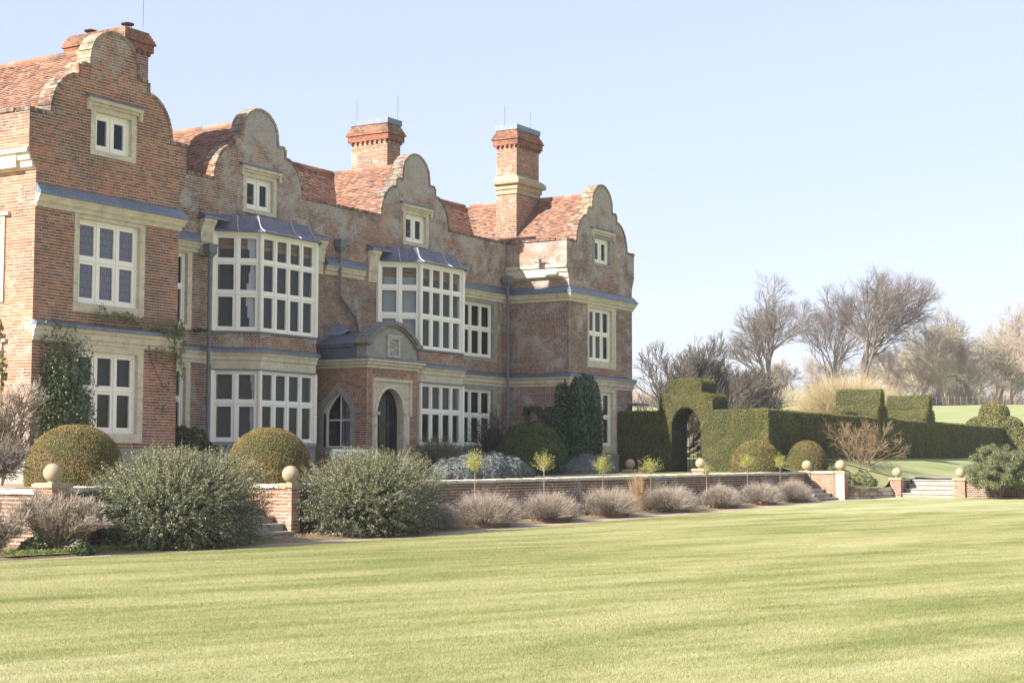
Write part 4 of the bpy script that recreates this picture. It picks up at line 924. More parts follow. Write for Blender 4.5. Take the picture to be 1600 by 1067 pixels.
bB=root('large_bush','huge loose grey green bush with pale shoots right of the limed wall and steps','bush',(30.0,21.9,0)); shoots_bush((30.0,21.85,.68),(1.86,1.2,1.06),5000,26,.021,OLIVT,OLIVE,bB,seglen=.36,tip=.24)
# other terrace shrubs
dome('round_evergreen','big rounded glossy green shrub against the house between drainpipe and ivy','bush',(51.0,30.0,1.15),(1.62,1.2,1.95),50000,.028,EVERG,power=2.0,lump=.07,corek=.86)
dome('grey_mound','wide blue grey santolina mound below the purple shrub','bush',(41.0,25.8,1.1),(2.3,1.05,.80),60000,.022,SANT,power=2.0,lump=.08,group='blue grey santolina mounds',core=SANT,corek=.9)
dome('grey_mound','smaller blue grey santolina mound in front of the tall ivy','bush',(52.4,28.4,1.1),(1.35,.9,.80),34000,.022,SANT,power=2.0,lump=.08,group='blue grey santolina mounds',core=SANT,corek=.9)
dome('dark_shrub','dark rounded evergreen shrub between the two left yew domes by the window','bush',(34.2,31.4,1.12),(1.15,.9,1.5),12000,.045,ROSEM,power=2.0,lump=.1,corek=.84)
rt=root('purple_shrub','upright dark purple shrub in front of the ground floor window','bush',(52.2,32.2,1.15)); shoots_bush((51.6,32.0,2.1),(.75,.5,1.15),420,20,.03,PURP,PURP,rt,up=1.2,seglen=.7)
rt=root('needle_shrub','spiky dark green and russet shrub at the foot of the right bay window','bush',(45.2,29.6,1.12)); shoots_bush((44.7,29.9,1.6),(.95,.7,.65),900,26,.02,ROSEM,ROSEM,rt,up=1.8,seglen=.5)
# ------------------------------------------------------------ hedges
def surf_leaves(quads,dens,leaf,jit=.02):
    C=[];N=[]
    for q in quads:
        a,b,c,d=[np.array(p,float) for p in q]; nn=np.cross(b-a,d-a); A=np.linalg.norm(nn); nn/=A+1e-9; n=max(1,int(A*dens)); u=RNG.random((n,1)); v=RNG.random((n,1))
        P=a*(1-u)*(1-v)+b*u*(1-v)+c*u*v+d*(1-u)*v
        bump=(np.sin(P[:,0]*2.1+P[:,2]*1.7)*np.sin(P[:,1]*2.3+P[:,2]*2.9))*.012
        C.append(P+nn*(RNG.normal(0,jit,n)+bump)[:,None]); N.append(np.tile(nn,(n,1)))
    return leaf_quads(np.concatenate(C),np.concatenate(N),leaf,.5,.75)
def boxq(x0,x1,y0,y1,z0,z1,top=True):
    q=[[(x0,y0,z0),(x1,y0,z0),(x1,y0,z1),(x0,y0,z1)],[(x0,y1,z0),(x0,y0,z0),(x0,y0,z1),(x0,y1,z1)],[(x1,y0,z0),(x1,y1,z0),(x1,y1,z1),(x1,y0,z1)]]
    if top: q.append([(x0,y0,z1),(x1,y0,z1),(x1,y1,z1),(x0,y1,z1)])
    return q
def prism_x(x0,x1,poly):
    """poly in (y,z), counter-clockwise seen from -x... returns outward quads of an extrusion along x plus end caps as fans"""
    n=len(poly); Q=[]
    for i in range(n):
        (ya,za),(yb,zb)=poly[i],poly[(i+1)%n]; Q.append([(x0,ya,za),(x0,yb,zb),(x1,yb,zb),(x1,ya,za)])
    return Q
def hedge_obj(rt,quads,solid,dens=800,leaf=.032,mat=YEWH,name='foliage'):
    V,F=surf_leaves(quads,dens,leaf); link(np_mesh(name,V,F),name,mat,rt)
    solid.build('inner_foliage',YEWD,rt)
HX,HY=59.1,24.14; HZ=3.72
ah=root('arched_hedge','clipped yew hedge with an arched doorway and stepped top, half in house shadow','hedge',(59.8,27.5,1.3))
def prof_top(y):
    c=27.65; a=abs(y-c)
    if a<.60: return 5.0-.10*(a/.6)**3
    if a<.68: return 4.85
    if a<1.10: return 4.42-.10*((a-.6)/.5)**2
    if a<1.18: return 4.2
    return HZ
def arch_z(y):
    c=27.65; a=abs(y-c)
    return 1.2 if a>=.66 else 2.95+.92*math.sqrt(max(0,1-(a/.66)**2))
ys=sorted(set([HY,26.0,26.3]+list(np.round(np.arange(26.42,28.9,.06),3))+[29.2,29.8,30.4,31.2]))
quads=[]; sol=MB()
for a,b in zip(ys,ys[1:]):
    m_=(a+b)/2; zt=prof_top(m_); zb=arch_z(m_)
    for x,flip in ((HX,0),(HX+1.5,1)):
        q=[(x,b,zb),(x,a,zb),(x,a,zt),(x,b,zt)]
        if flip: q=[q[1],q[0],q[3],q[2]]
        quads.append(q)
    quads.append([(HX,a,zt),(HX+1.5,a,zt),(HX+1.5,b,zt),(HX,b,zt)])
    if zb>1.3: quads.append([(HX,b,zb),(HX+1.5,b,zb),(HX+1.5,a,zb),(HX,a,zb)])
    sol.box(HX+.03,HX+1.47,a,b,zb+(.03 if zb>1.3 else 0),zt-.03)
for y,z0,z1,s in ((27.05,4.42,5.0,1),(26.5,3.72,4.4,1),(28.25,4.42,5.0,-1),(28.8,3.72,4.4,-1),(28.31,1.2,2.95,1),(26.99,1.2,2.95,-1)):
    q=[(HX,y,z0),(HX+1.5,y,z0),(HX+1.5,y,z1),(HX,y,z1)]; quads.append(q if s>0 else [q[1],q[0],q[3],q[2]])
hedge_obj(ah,quads,sol,3200,.018)
lh=root('long_hedge','long dark clipped yew hedge receding from the archway to the far corner','hedge',(76,25,1.6))
sol=MB(); q=[]
seg=np.linspace(HX,94.2,12)
for a,b in zip(seg,seg[1:]):
    q+=[[(a,HY,1.2),(b,HY,1.2),(b,HY,HZ),(a,HY,HZ)],[(a,HY,HZ),(b,HY,HZ),(b,HY+2,HZ),(a,HY+2,HZ)]]
q+=[[(HX,HY+.5,1.2),(HX,HY,1.2),(HX,HY,HZ),(HX,HY+.5,HZ)]]
sol.box(HX+1.53,94.1,HY+.03,HY+2,1.1,HZ-.03)
hedge_obj(lh,q,sol,1300,.028)
ch=root('corner_hedge','sunlit far hedge turning toward the camera behind the pine shrub','hedge',(95,10,1.4))
sol=MB(); sol.box(94.25,95.9,-4,HY+2.3,1.0,HZ-.03); hedge_obj(ch,[[(94.2,HY+2.3,1.0),(94.2,-4,1.0),(94.2,-4,HZ),(94.2,HY+2.3,HZ)],[(94.2,-4,HZ),(96,-4,HZ),(96,HY+2.3,HZ),(94.2,HY+2.3,HZ)]],sol,500,.045)
def loaf(xc,label,y0=HY-.05,y1=26.25):
    rt=root('hedge_topiary',label,'topiary',(xc,25,1.5),'loaf shaped blocks on the long hedge')
    def pr(n=10):
        p=[(xc+.72,1.5),(xc+.72,3.75)]
        for i in range(n+1): t=i/n*math.pi/2; p.append((xc+.30+.46*math.cos(t),3.82+.52*math.sin(t)))
        for i in range(n+1): t=i/n*math.pi; p.append((xc+.34*math.cos(t),4.40+.66*math.sin(t)**.8))
        for i in range(n+1): t=math.pi/2-i/n*math.pi/2; p.append((xc-.30-.46*math.cos(t),3.82+.52*math.sin(t)))
        p+=[(xc-.72,3.75),(xc-.72,1.5)]; return p
    P=pr(); m=MB(); c=np.array([xc,3.4]); n=len(P)
    Pi=[tuple(c+(np.array(p)-c)*.965) for p in P]
    m.add([(x,y0+.04,z) for x,z in Pi]+[(x,y1-.04,z) for x,z in Pi],[tuple(range(n-1,-1,-1)),tuple(range(n,2*n))]+[(i,(i+1)%n,(i+1)%n+n,i+n) for i in range(n)])
    q=[]
    for i in range(n-1):
        (xa,za),(xb,zb)=P[i],P[i+1]; q.append([(xa,y0,za),(xa,y1,za),(xb,y1,zb),(xb,y0,zb)])
    # end cap facing the garden
    zs=np.linspace(1.5,5.05,24)
    for a,b in zip(zs,zs[1:]):
        sp=spans(P,(a+b)/2)
        for s,e in sp: q.append([(s,y0,a),(e,y0,a),(e,y0,b),(s,y0,b)])
    hedge_obj(rt,q,m,2200,.022); return rt
loaf(72.7,'nearer loaf shaped topiary block on the long hedge, shadowed at its lower left')
loaf(80.1,'farther loaf shaped topiary block on the long hedge')
rt=root('hedge_topiary','tiered round topiary cap on the far hedge corner','topiary',(95.2,24.9,3.7),'loaf shaped blocks on the long hedge')
P1_,N1_=ellip_pts(5000,(95.2,24.9,3.72),(1.2,1.55,.72),0,(.95,1.02),3); P2_,N2_=ellip_pts(4000,(95.2,24.9,4.35),(.8,.85,.85),0,(.95,1.02),2.6)
V,F=leaf_quads(np.concatenate([P1_,P2_]),np.concatenate([N1_,N2_]),.045,.5,.7); link(np_mesh('foliage',V,F),'foliage',YEWH,rt)
m=MB(); ball(m,(0,0,0),1,20,10); me=m.mesh('inner_foliage'); 
for v in me.vertices: v.co=Vector((95.2+v.co.x*.76,24.9+v.co.y*.8,4.35+v.co.z*.8))
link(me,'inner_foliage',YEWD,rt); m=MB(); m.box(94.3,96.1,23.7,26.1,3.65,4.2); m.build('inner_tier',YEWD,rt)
# iron gate behind the arch
gt=root('iron_gate','ornate black wrought iron gate seen through the hedge archway','gate',(60.75,27.6,1.3))
m=MB(); gx_=60.8
for y in np.linspace(26.85,28.45,10): tube(m,[(gx_,y,1.35),(gx_,y,2.55+.35*math.cos((y-27.65)*1.7))],.012,5)
m.build('bar',IRON,gt); m=MB()
for z in (1.45,2.3): tube(m,[(gx_,26.8,z),(gx_,28.5,z)],.018,5)
m.build('rail',IRON,gt); m=MB()
for y in (26.95,27.2,27.45,27.7,27.95,28.2):
    for s in (-1,1):
        pts=[(gx_,y+s*.11*math.cos(t)*(1-t/9),2.75+.11*math.sin(t)*(1-t/9)+.25*math.cos((y-27.65)*1.5)) for t in np.linspace(0,6.5,16)]; tube(m,pts,.009,4)
tube(m,[(gx_,26.82+1.66*t,2.55+.75*math.sin(t*math.pi)) for t in np.linspace(0,1,16)],.014,5)
m.build('scroll_work',IRON,gt)
# ------------------------------------------------------------ bare trees
def grow(levels,rng,H,trunk_r,spread,trunk_frac,counts,lens,nseg,upt,jit=.16,multi=1,lean=0):
    """returns P0,P1,R0,R1 arrays"""
    segs=[]; 
    def br(p,d,L,r,lv):
        n=nseg[lv]; s=L/n; pts=[p]; dirs=[d]; rr=r
        for i in range(n):
            d=d+rng.normal(0,jit,3)+np.array([0,0,upt[lv]]); d=d/np.linalg.norm(d); q=p+d*s; r2=rr*(.80 if lv else .9) ; r2=max(r2,r*.22)
            segs.append((p,q,rr,r2,lv)); p=q; rr=r2; pts.append(p); dirs.append(d)
        if lv+1<levels:
            k=counts[lv]; 
            for j in range(k):
                t=(.30 if lv else trunk_frac)+(1-(.30 if lv else trunk_frac))*((j+rng.random())/k); i=min(n-1,int(t*n)); fr=t*n-i; b=pts[i]+(pts[i+1]-pts[i])*fr; dd=dirs[i+1]
                a=rng.normal(0,1,3); a-=dd*a.dot(dd); a/=np.linalg.norm(a); ang=spread[lv]*rng.uniform(.6,1.25); nd=dd*math.cos(ang)+a*math.sin(ang)
                nl=lens[lv]*H*rng.uniform(.65,1.15)*(1.15-.55*t if lv else 1); br(b,nd,nl,r*(.55 if lv else .62)*(1-.45*t if lv else 1-.3*t),lv+1)
    for k in range(multi):
        a=rng.uniform(0,6.28); d=np.array([lean*math.cos(a),lean*math.sin(a),1.]); br(np.array([.0,0,0])+np.array([math.cos(a),math.sin(a),0])*(.15*H*.1 if multi>1 else 0),d/np.linalg.norm(d),H*(trunk_len),trunk_r,0)
    return segs
trunk_len=.5
def seg_mesh(segs,sides_of):
    Vs=[];Fs=[];k=0
    for sd in (3,6):
        ss=[s for s in segs if sides_of(s)==sd]
        if not ss: continue
        P0=np.array([s[0] for s in ss]);P1=np.array([s[1] for s in ss]);R0=np.array([s[2] for s in ss]);R1=np.array([s[3] for s in ss]); D=P1-P0; D/=np.linalg.norm(D,axis=1)[:,None]+1e-9
        A=np.where(np.abs(D[:,2:3])<.9,np.array([[0,0,1.]]),np.array([[1.,0,0]])); X=np.cross(A,D); X/=np.linalg.norm(X,axis=1)[:,None]; Y=np.cross(D,X); n=len(ss)
        rings=[]
        for P,Rr in ((P0,R0),(P1,R1)):
            for j in range(sd): t=2*math.pi*j/sd; rings.append(P+(X*math.cos(t)+Y*math.sin(t))*Rr[:,None])
        V=np.stack(rings,1).reshape(-1,3); base=(np.arange(n)*2*sd)[:,None]
        F=np.concatenate([base+np.array([[j,(j+1)%sd,(j+1)%sd+sd,j+sd]]) for j in range(sd)]); Vs.append(V); Fs.append(F+k); k+=len(V)
    return np_mesh('branches',np.concatenate(Vs),np.concatenate(Fs))
def tree(name,label,cat,loc,mat,seed,H,R0,spread,frac,counts,lens,nseg,upt,levels=4,multi=1,lean=0,tl=.5,jit=.16,group=None,rmin=.012,crown='twig_crown',sx=1.):
    global trunk_len; trunk_len=tl; rng=np.random.default_rng(seed)
    segs=grow(levels,rng,H,R0,spread,frac,counts,lens,nseg,upt,jit,multi,lean)
    rt=root(name,label,cat,loc,group); off=np.array(loc)
    def fix(ss): return [(np.array(a)*[sx,sx,1]+off,np.array(b)*[sx,sx,1]+off,max(r,rmin),max(q,rmin*.7),lv) for a,b,r,q,lv in ss]
    t=fix([s for s in segs if s[4]==0]); c=fix([s for s in segs if s[4]>0])
    link(seg_mesh(t,lambda s:6),'trunk',mat,rt); link(seg_mesh(c,lambda s:6 if s[2]>.07 else 3),crown,mat,rt); return rt
def gpos(px,t):
    d=FW+RT*(px-800)/FPX; d=d/ (d@FW); x,y=d[0]*t,d[1]*t; return x,y,uz(x,y)
def P3(px,t,dz=-.1): x,y,z=gpos(px,t); return (x,y,z+dz)
OAK=dict(spread=(.72,.60,.6,.6,.6),frac=.24,jit=.10,counts=(11,9,8,6),lens=(.52,.27,.15,.085),nseg=(6,7,5,3,2),upt=(.0,.035,.03,.02,.01),levels=5)
tree('oak_tree','tallest bare grey oak with a broad domed crown behind the topiary hedge','tree',P3(1350,205),BARKG,27,20.0,.5,tl=.56,rmin=.013,**OAK,group='tall bare trees beyond the hedge')
tree('oak_tree','bare grey oak to the left, with a narrower fan shaped crown','tree',P3(1202,200),BARKG,5,14.2,.36,tl=.55,rmin=.013,**OAK,group='tall bare trees beyond the hedge')
tree('oak_tree','slighter leaning bare tree between the two tall grey oaks','tree',P3(1290,215),BARKG,9,14.5,.25,tl=.6,rmin=.0125,**OAK,group='tall bare trees beyond the hedge')
SPR=dict(spread=(.95,.6,.5,.5),frac=.12,counts=(13,9,6,4),lens=(.62,.34,.2,.11),nseg=(4,7,5,3,2),upt=(.0,.06,.10,.12,.1),levels=5)
tree('spreading_tree','dark low bare tree with wide spreading upright branches behind the arched hedge','tree',P3(1062,92,-.2),BARKD,21,5.7,.22,tl=.45,multi=4,lean=.5,rmin=.0135,jit=.14,**SPR)
tree('spreading_tree','smaller dark bare spreading tree just right of the arched hedge','tree',P3(1165,97,-.2),BARKD,22,5.2,.18,tl=.45,multi=2,lean=.5,rmin=.0125,jit=.14,**SPR)
def fountain(name,label,cat,loc,r,h,n,mat,w=.012,seed=1,group=None,leafmat=None,part='shoots',curl=.3,sub=3):
    rng=np.random.default_rng(seed); rt=root(name,label,cat,loc,group); P0=[];P1=[];W=[]
    for i in range(n):
        a=rng.uniform(0,6.28); el=math.acos(rng.uniform(.0,1)**.8); d=np.array([math.sin(el)*math.cos(a),math.sin(el)*math.sin(a),math.cos(el)]); L=rng.uniform(.6,1.)
        p=np.array(loc)+np.array([math.cos(a),math.sin(a),0])*rng.uniform(0,.12)*r; e=d*np.array([r,r,h])*L; q=p+e*.5+np.array([0,0,.08*h]); z=p+e*rng.uniform(.85,1.05)+rng.normal(0,.06,3)*r+np.array([0,0,curl*.2*h])
        P0+=[p,q];P1+=[q+(q-p)*.02,z];W+=[w,w*.8]
        for k in range(sub):
            t=rng.uniform(.2,.95); b=q+(z-q)*t; ee=(z-q)*rng.uniform(.3,.6)+rng.normal(0,.09,3)*r+np.array([0,0,.06*h]); P0.append(b);P1.append(b+ee);W.append(w*.6)
    V,F=stem_blades(np.array(P0),np.array(P1),np.array(W)); link(np_mesh(part,V,F),part,mat,rt); return rt
fountain('willow_shrub','large golden yellow domed shrub of bare shoots behind the hedge topiary','bush',P3(1325,128,-.2),4.7,3.9,9000,BARKY,.012,3,sub=5)
# woodland along the crest: a few meshes, copied as individuals
W=[]
WS=dict(spread=(.75,.6,.55,.5),frac=.15,counts=(14,8,6,4),lens=(.34,.2,.13,.09),nseg=(7,4,3,2,2),upt=(.03,.07,.05,.03,.02),levels=5)
wg='bare woodland trees on the far slope'
W.append(tree('woodland_tree','pale olive bushy bare tree above the farther loaf topiary','tree',P3(1478,215),BARKO,31,14,.2,tl=.75,rmin=.016,**WS,group=wg))
W.append(tree('woodland_tree','russet bare woodland tree near the right edge above the fence','tree',P3(1560,225),BARKR,32,14,.2,tl=.75,rmin=.016,**WS,group=wg))
W.append(tree('woodland_tree','pale slender bare tree between the olive and russet woodland trees','tree',P3(1520,235),BARKG,33,13,.18,tl=.8,rmin=.016,**WS,group=wg))
spec=[(1600,215,1.15,1,'russet tall bare tree cut by the right edge of the photo'),(1632,235,1.2,1,'russet bare tree just beyond the right edge crown'),(1420,235,.85,0,'olive bare tree close to the right of the tallest oak'),(1446,250,.9,2,'grey bare tree in the gap right of the tallest oak'),
(1540,262,.95,0,'olive background tree behind the corner topiary'),(1500,270,.9,1,'russet background tree behind the pale olive tree'),(1585,270,1.0,2,'grey background tree behind the russet right edge tree'),(1395,262,.8,1,'russet background tree low behind the tallest oak'),
(1245,255,.75,0,'olive background tree low between the two grey oaks'),(1270,262,.75,2,'grey background tree behind the leaning bare tree'),(1300,270,.8,1,'russet background tree behind the golden shrub'),(1340,275,.75,0,'olive background tree behind the trunk of the tallest oak'),
(1190,262,.7,1,'russet background tree behind the trunk of the left oak'),(1150,270,.7,2,'grey background tree left of the left oak trunk'),(1110,280,.6,0,'olive background tree seen through the dark spreading tree'),(1060,285,.55,1,'russet background tree far behind the arched hedge'),
(1020,280,.55,2,'grey background tree beside the right corner of the house'),(1215,250,.7,2,'grey background tree right of the left oak trunk'),(1437,222,.95,1,'russet bare tree at the left end of the far wood'),(1530,218,.9,0,'olive bare tree just left of the corner topiary'),(1578,228,1.05,0,'olive bare tree between russet trees at right'),(1492,240,1.0,2,'grey slender tree behind the pale olive tree'),(1550,242,1.05,1,'russet tree behind the corner topiary'),(1455,232,.85,0,'olive low tree beside the farther loaf topiary'),(1410,218,.7,1,'russet low tree at the right foot of the tallest oak'),(1510,225,.9,1,'russet tree right of the pale olive tree'),(1370,250,.75,0,'olive background tree right of the golden shrub'),(1465,245,.8,1,'russet background tree left of the pale olive tree')]
for i,(px,t,s,k,lab) in enumerate(spec):
    copy_thing(W[k],P3(px,t),i*1.7,(s*1.05,s*1.05,s*.86),lab,wg)
THK=['by the house corner','left of the arched hedge','behind the arched hedge','right of the arched hedge','left of the left oak','under the left oak','right of the left oak','behind the golden shrub left side','behind the golden shrub','under the tallest oak','between the loaf topiaries','right of the farther loaf','near the left end of the fence','near the right end of the fence']
for i in range(14):
    px=1000+i*47+random.uniform(-12,12); fountain('thicket_shrub',['low tan','low grey brown','low russet'][i%3]+' thicket shrub under the bare trees, '+THK[i],'bush',P3(px,228+random.uniform(-12,25)),3.6,3.4,700,[BARKR,BARKG,BARKO][i%3],.04,50+i,group='low thicket under the woodland')
# post and rail fence on the slope
fe=root('field_fence','pale post and rail fence along the top of the green field','fence',P3(1520,198))
def fp(px): x,y,z=gpos(px,200-(px-1440)*.02); return np.array([x,y,z])
prev=None
for px in np.arange(1395,1660,9.5):
    p=fp(px); m=MB(); tube(m,[p-[0,0,.2],p+[0,0,1.15]],.035,5); m.build('fence_post',BARKG,fe)
    if prev is not None:
        for h in (.45,.95): m=MB(); tube(m,[prev+[0,0,h],p+[0,0,h]],.016,4); m.build('fence_rail',BARKG,fe)
    prev=p
m=MB(); pts=[gpos(px,205) for px in np.linspace(1400,1700,30)]; V=[];F=[]
for i,(x,y,z) in enumerate(pts):
    d=np.array([x,y])/math.hypot(x,y); V+=[(x-d[0]*7,y-d[1]*7,uz(x-d[0]*7,y-d[1]*7)+.05),(x+d[0]*30,y+d[1]*30,uz(x+d[0]*30,y+d[1]*30)+.25)]
F=[(2*i,2*i+2,2*i+3,2*i+1) for i in range(len(pts)-1)]
STR=simple('rough_straw_grass',(.42,.38,.22),(.36,.34,.18),.4); link(np_mesh('rough_grass',V,F),'rough_grass',STR,None,kind='structure')
# ------------------------------------------------------------ border planting
def lavender_mesh(rng,r,h,n=11000):
    P0=[];P1=[]
    a=rng.uniform(0,6.28,n); el=np.arccos(rng.uniform(.05,1,n)**.75); L=rng.uniform(.72,1.04,n)
    ph=rng.uniform(0,6.28,3); k=1+.10*np.sin(2*a+ph[0])+.07*np.sin(5*a+ph[1])+.06*np.sin(9*a+4*el+ph[2]); D=np.stack([np.sin(el)*np.cos(a)*r*1.22,np.sin(el)*np.sin(a)*r*.95,np.cos(el)*h],1)*k[:,None]; st=D*(.35+.3*rng.random(n))[:,None]; en=D*L[:,None]+rng.normal(0,.025,(n,3))+np.array([0,0,.04])
    return st,en
def mound(name,label,loc,r,h,seed,rz=0,mat=LAV,group='lavender mounds along the terrace wall'):
    rng=np.random.default_rng(seed); rt=root(name,label,'lavender',loc,group); st,en=lavender_mesh(rng,r,h); o=np.array(loc)
    V,F=stem_blades(st+o,en+o,rng.uniform(.0025,.005,len(st))); link(np_mesh('stems',V,F),'stems',mat,rt)
    tip=en[rng.random(len(en))<.6]; V,F=leaf_quads(tip+o,np.tile([0,0,1.],(len(tip),1)),.011,.6,1.); link(np_mesh('flower_heads',V,F),'flower_heads',mat,rt)
    m=MB(); ball(m,(0,0,0),1,20,10); me=m.mesh('woody_base')
    for v in me.vertices: v.co=Vector((o[0]+v.co.x*r*.62,o[1]+v.co.y*r*.6,o[2]+.02+v.co.z*h*.6))
    link(me,'woody_base',LAVB,rt); return rt
LVY=21.65
lav=[(758,.86,.72,'first lavender mound from the left, round and the largest in the row'),(858,.80,.66,'second lavender mound from the left, under the second lollipop tree'),(950,.82,.70,'third lavender mound, left of the dry tan grass tuft'),(1046,.86,.66,'fourth lavender mound, wide, right of the dry tan grass tuft'),(1126,.80,.62,'fifth lavender mound from the left, in front of the archway axis'),(1188,.70,.62,'sixth lavender mound, narrow and squeezed between its neighbours'),(1238,.80,.66,'last lavender mound, before the far dark steps')]
for i,(px,r,h,lab) in enumerate(lav):
    x,y,_=hit(px,790,Y=LVY); mound('lavender_mound',lab,(x,LVY,lz(x)+.03),r*1.16,h*1.1,60+i)
x,y,_=hit(688,790,Y=21.7); mound('lavender_mound','grey lavender mound half hidden behind the right large bush',(x,21.75,lz(x)),.62,.6,70)
# lollipop standards
def standard(px,label,k,pxr,ztop,dens=1.):
    x,y,_=hit(px,745,Y=22.15); zb=lz(x); rt=root('standard_tree',label,'small tree',(x,22.15,zb),'young lollipop trees along the terrace wall')
    m=MB(); zt=ztop-.5; tube(m,[(x,22.15,zb),(x+.02,22.16,(zb+zt)/2),(x,22.15,zt)],.017,6,.012); m.build('trunk',BARKT,rt)
    rng=np.random.default_rng(k); n=64; S0=[];S1=[];C=[]
    for i in range(n):
        a=rng.uniform(0,6.28); e=rng.uniform(.1,1.35); d=np.array([math.sin(e)*math.cos(a),math.sin(e)*math.sin(a),math.cos(e)]); b=np.array([x,22.15,zt-.05+rng.uniform(0,.15)]); q=b+d*rng.uniform(.45,1.)*np.array([pxr*1.25,pxr*1.25,.55]); S0.append(b);S1.append(q)
        t=rng.uniform(.35,1,int(22*dens))[:,None]; C.append(b+(q-b)*t+rng.normal(0,.03,(len(t),3)))
    V,F=stem_blades(np.array(S0),np.array(S1),.006); link(np_mesh('twigs',V,F),'twigs',BARKO,rt); C=np.concatenate(C); V,F=leaf_quads(C,np.tile([0,0,1.],(len(C),1)),.017,.5,.9); link(np_mesh('leaves',V,F),'leaves',YELL,rt)
for i,(px,lab,r,zt) in enumerate(((742,'first yellow green lollipop tree from the left above the largest lavender',.36,1.93),(850,'second yellow green lollipop tree, the densest, below the rounded green shrub',.34,1.94),(942,'third yellow green lollipop tree in front of the smaller santolina mound',.36,1.86),(1017,'fourth yellow green lollipop tree before the shaded hedge',.40,1.84),(1104,'fifth lollipop tree with sparse leaves, right of the low brick pier ball',.22,1.7),(1168,'sixth lollipop tree, yellow green against the small brown green dome',.36,1.98),(1219,'seventh lollipop tree, green between the two small domes',.34,2.0))):
    standard(px,lab,80+i,r,zt,1. if i!=4 else .3)
# dry grass tuft
x,y,_=hit(996,790,Y=21.9); fountain('dry_grass_tuft','upright tan dry grass tuft between two lavender mounds','grass tuft',(x,21.9,lz(x)),.42,1.35,420,STRAW,.006,91,sub=1,part='blades')
# rose bush and rockery plants
tree('rose_bush','bare arching rose bush with tan stems above the rockery wall','bush',(64.4,22.4,.95),BARKT,41,2.1,.022,(.5,.55,.5),.2,(6,5,4),(.40,.28,.16),(5,4,3,2),(-.02,.0,.02,.0),levels=4,multi=11,lean=.38,tl=.9,jit=.12,rmin=.006,crown='stems')
for i,(x,y,z,r,h,mt,lab) in enumerate(((60.6,22.0,.80,.7,.6,BRIGHT,'low bright green plant at the left of the rockery bed'),(61.9,21.6,.75,.8,.5,VINE,'low yellow green plant in the middle of the rockery bed'),(63.4,21.9,.95,.95,.5,ROSEM,'low grey green plant at the right of the rockery bed'))):
    dome('rockery_plant',lab,'plant',(x,y,z),(r,r,h),1800,.05,mt,power=2.,lump=.08,group='low plants in the rockery bed',core=SOIL,corek=.6)
# daffodil like clump and white flowers near the rose
C=np.array([(random.uniform(61,64.3),random.uniform(21.2,22.6),random.uniform(.95,1.4)) for i in range(60)]); V,F=leaf_quads(C,np.tile([0,0,1.],(60,1)),.03,.8,.8); link(np_mesh('cream_flowers',V,F),'cream_flowers',PALEF,None,loc=(62.6,21.9,1.0),kind='stuff',label='scattered small cream flowers in the rockery bed',cat='flowers')
# pine shrub right
pn=root('dwarf_pine','rounded dwarf pine shrub with clumped green needles at the right edge','bush',(61.3,15.9,.3),'dwarf pines before the retaining wall')
m=MB(); 
for i in range(7): t=random.uniform(0,6.28); tube(m,[(61.3,15.9,.28),(61.3+.3*math.cos(t),15.9+.3*math.sin(t),.8),(61.3+.8*math.cos(t),15.9+.8*math.sin(t),1.4+random.uniform(0,.5))],.045,6,.02)
m.build('stem',BARKD,pn)
C=[];N=[]
for i in range(300):
    p,nn=ellip_pts(1,(61.3,15.9,1.38),(1.1,1.2,.92),-.75,(.35,1.0)); p=p[0]; r=random.uniform(.14,.24); q,nq=ellip_pts(260,p,(r,r,r*.85),-.9,(.5,1.05)); C.append(q);N.append(nq+[0,0,.4])
V,F=leaf_quads(np.concatenate(C),np.concatenate(N),.032,.28,.6); link(np_mesh('needles',V,F),'needles',PINE,pn)
copy_thing(pn,(62.0,13.4,.3),1.2,.95,'second dwarf pine cut by the right edge of the photo','dwarf pines before the retaining wall')
# ivy and wall climbers
def climber(name,label,cat,loc,blobs,dens,leaf,mat,depth=.18,stems=0,frame='y',ypl=YF,xpl=None,group=None):
    rt=root(name,label,cat,loc,group); C=[];N=[]; S0=[];S1=[]
    for (cx,cz,rx,rz,k) in blobs:
        n=int(dens*rx*rz*k); a=RNG.uniform(0,6.28,n); rr=np.sqrt(RNG.random(n)); u=cx+rx*rr*np.cos(a); z=cz+rz*rr*np.sin(a); d=RNG.random(n)**1.5*depth*(1.1-rr*.7)
        if frame=='y': P=np.stack([u,ypl-.02-d,z],1); nn=np.tile([0,-1,.3],(n,1))
        else: P=np.stack([xpl-.02-d,u,z],1); nn=np.tile([-1,0,.3],(n,1))
        C.append(P);N.append(nn)
    V,F=leaf_quads(np.concatenate(C),np.concatenate(N).astype(float),leaf,.7,.6); link(np_mesh('leaves',V,F),'leaves',mat,rt)
    m=MB()
    for q in (stems or []): tube(m,q,.016,5,.008)
    if stems: m.build('stem',BARKD,rt)
    return rt
climber('wall_ivy','tall column of dark ivy on the right bay, hiding half a window','ivy',(56.2,30.6,1.25),[(56.2,1.9,1.25,1.0,1),(56.25,2.8,1.2,1.1,1),(56.2,3.6,1.15,1.1,1),(56.2,4.25,1.1,.85,1),(56.15,4.65,.85,.5,.8),(55.35,3.9,.4,1.15,1.),(55.5,3.0,.6,1.6,.9),(57.0,3.0,.5,1.7,.9)],3000,.045,IVYM,.45)
ivr=climber('wall_ivy','trailing ivy band across the shaded side wall of the right bay','ivy',(55.0,31.9,3.3),[(30.85,4.0,.22,.85,1.2),(30.95,3.3,.35,.9,1.3),(31.15,2.9,.6,.9,1.2),(31.25,2.1,.7,1.0,1.3),(31.3,3.3,.75,.55,.8),(31.0,2.8,.5,.8,.7),(31.0,4.1,.35,.7,.9),(32.1,3.72,.75,.14,.9),(32.6,3.5,.18,.35,.6),(31.9,3.3,.2,.4,.4)],1500,.05,IVYM,.16,frame='x',xpl=X2)
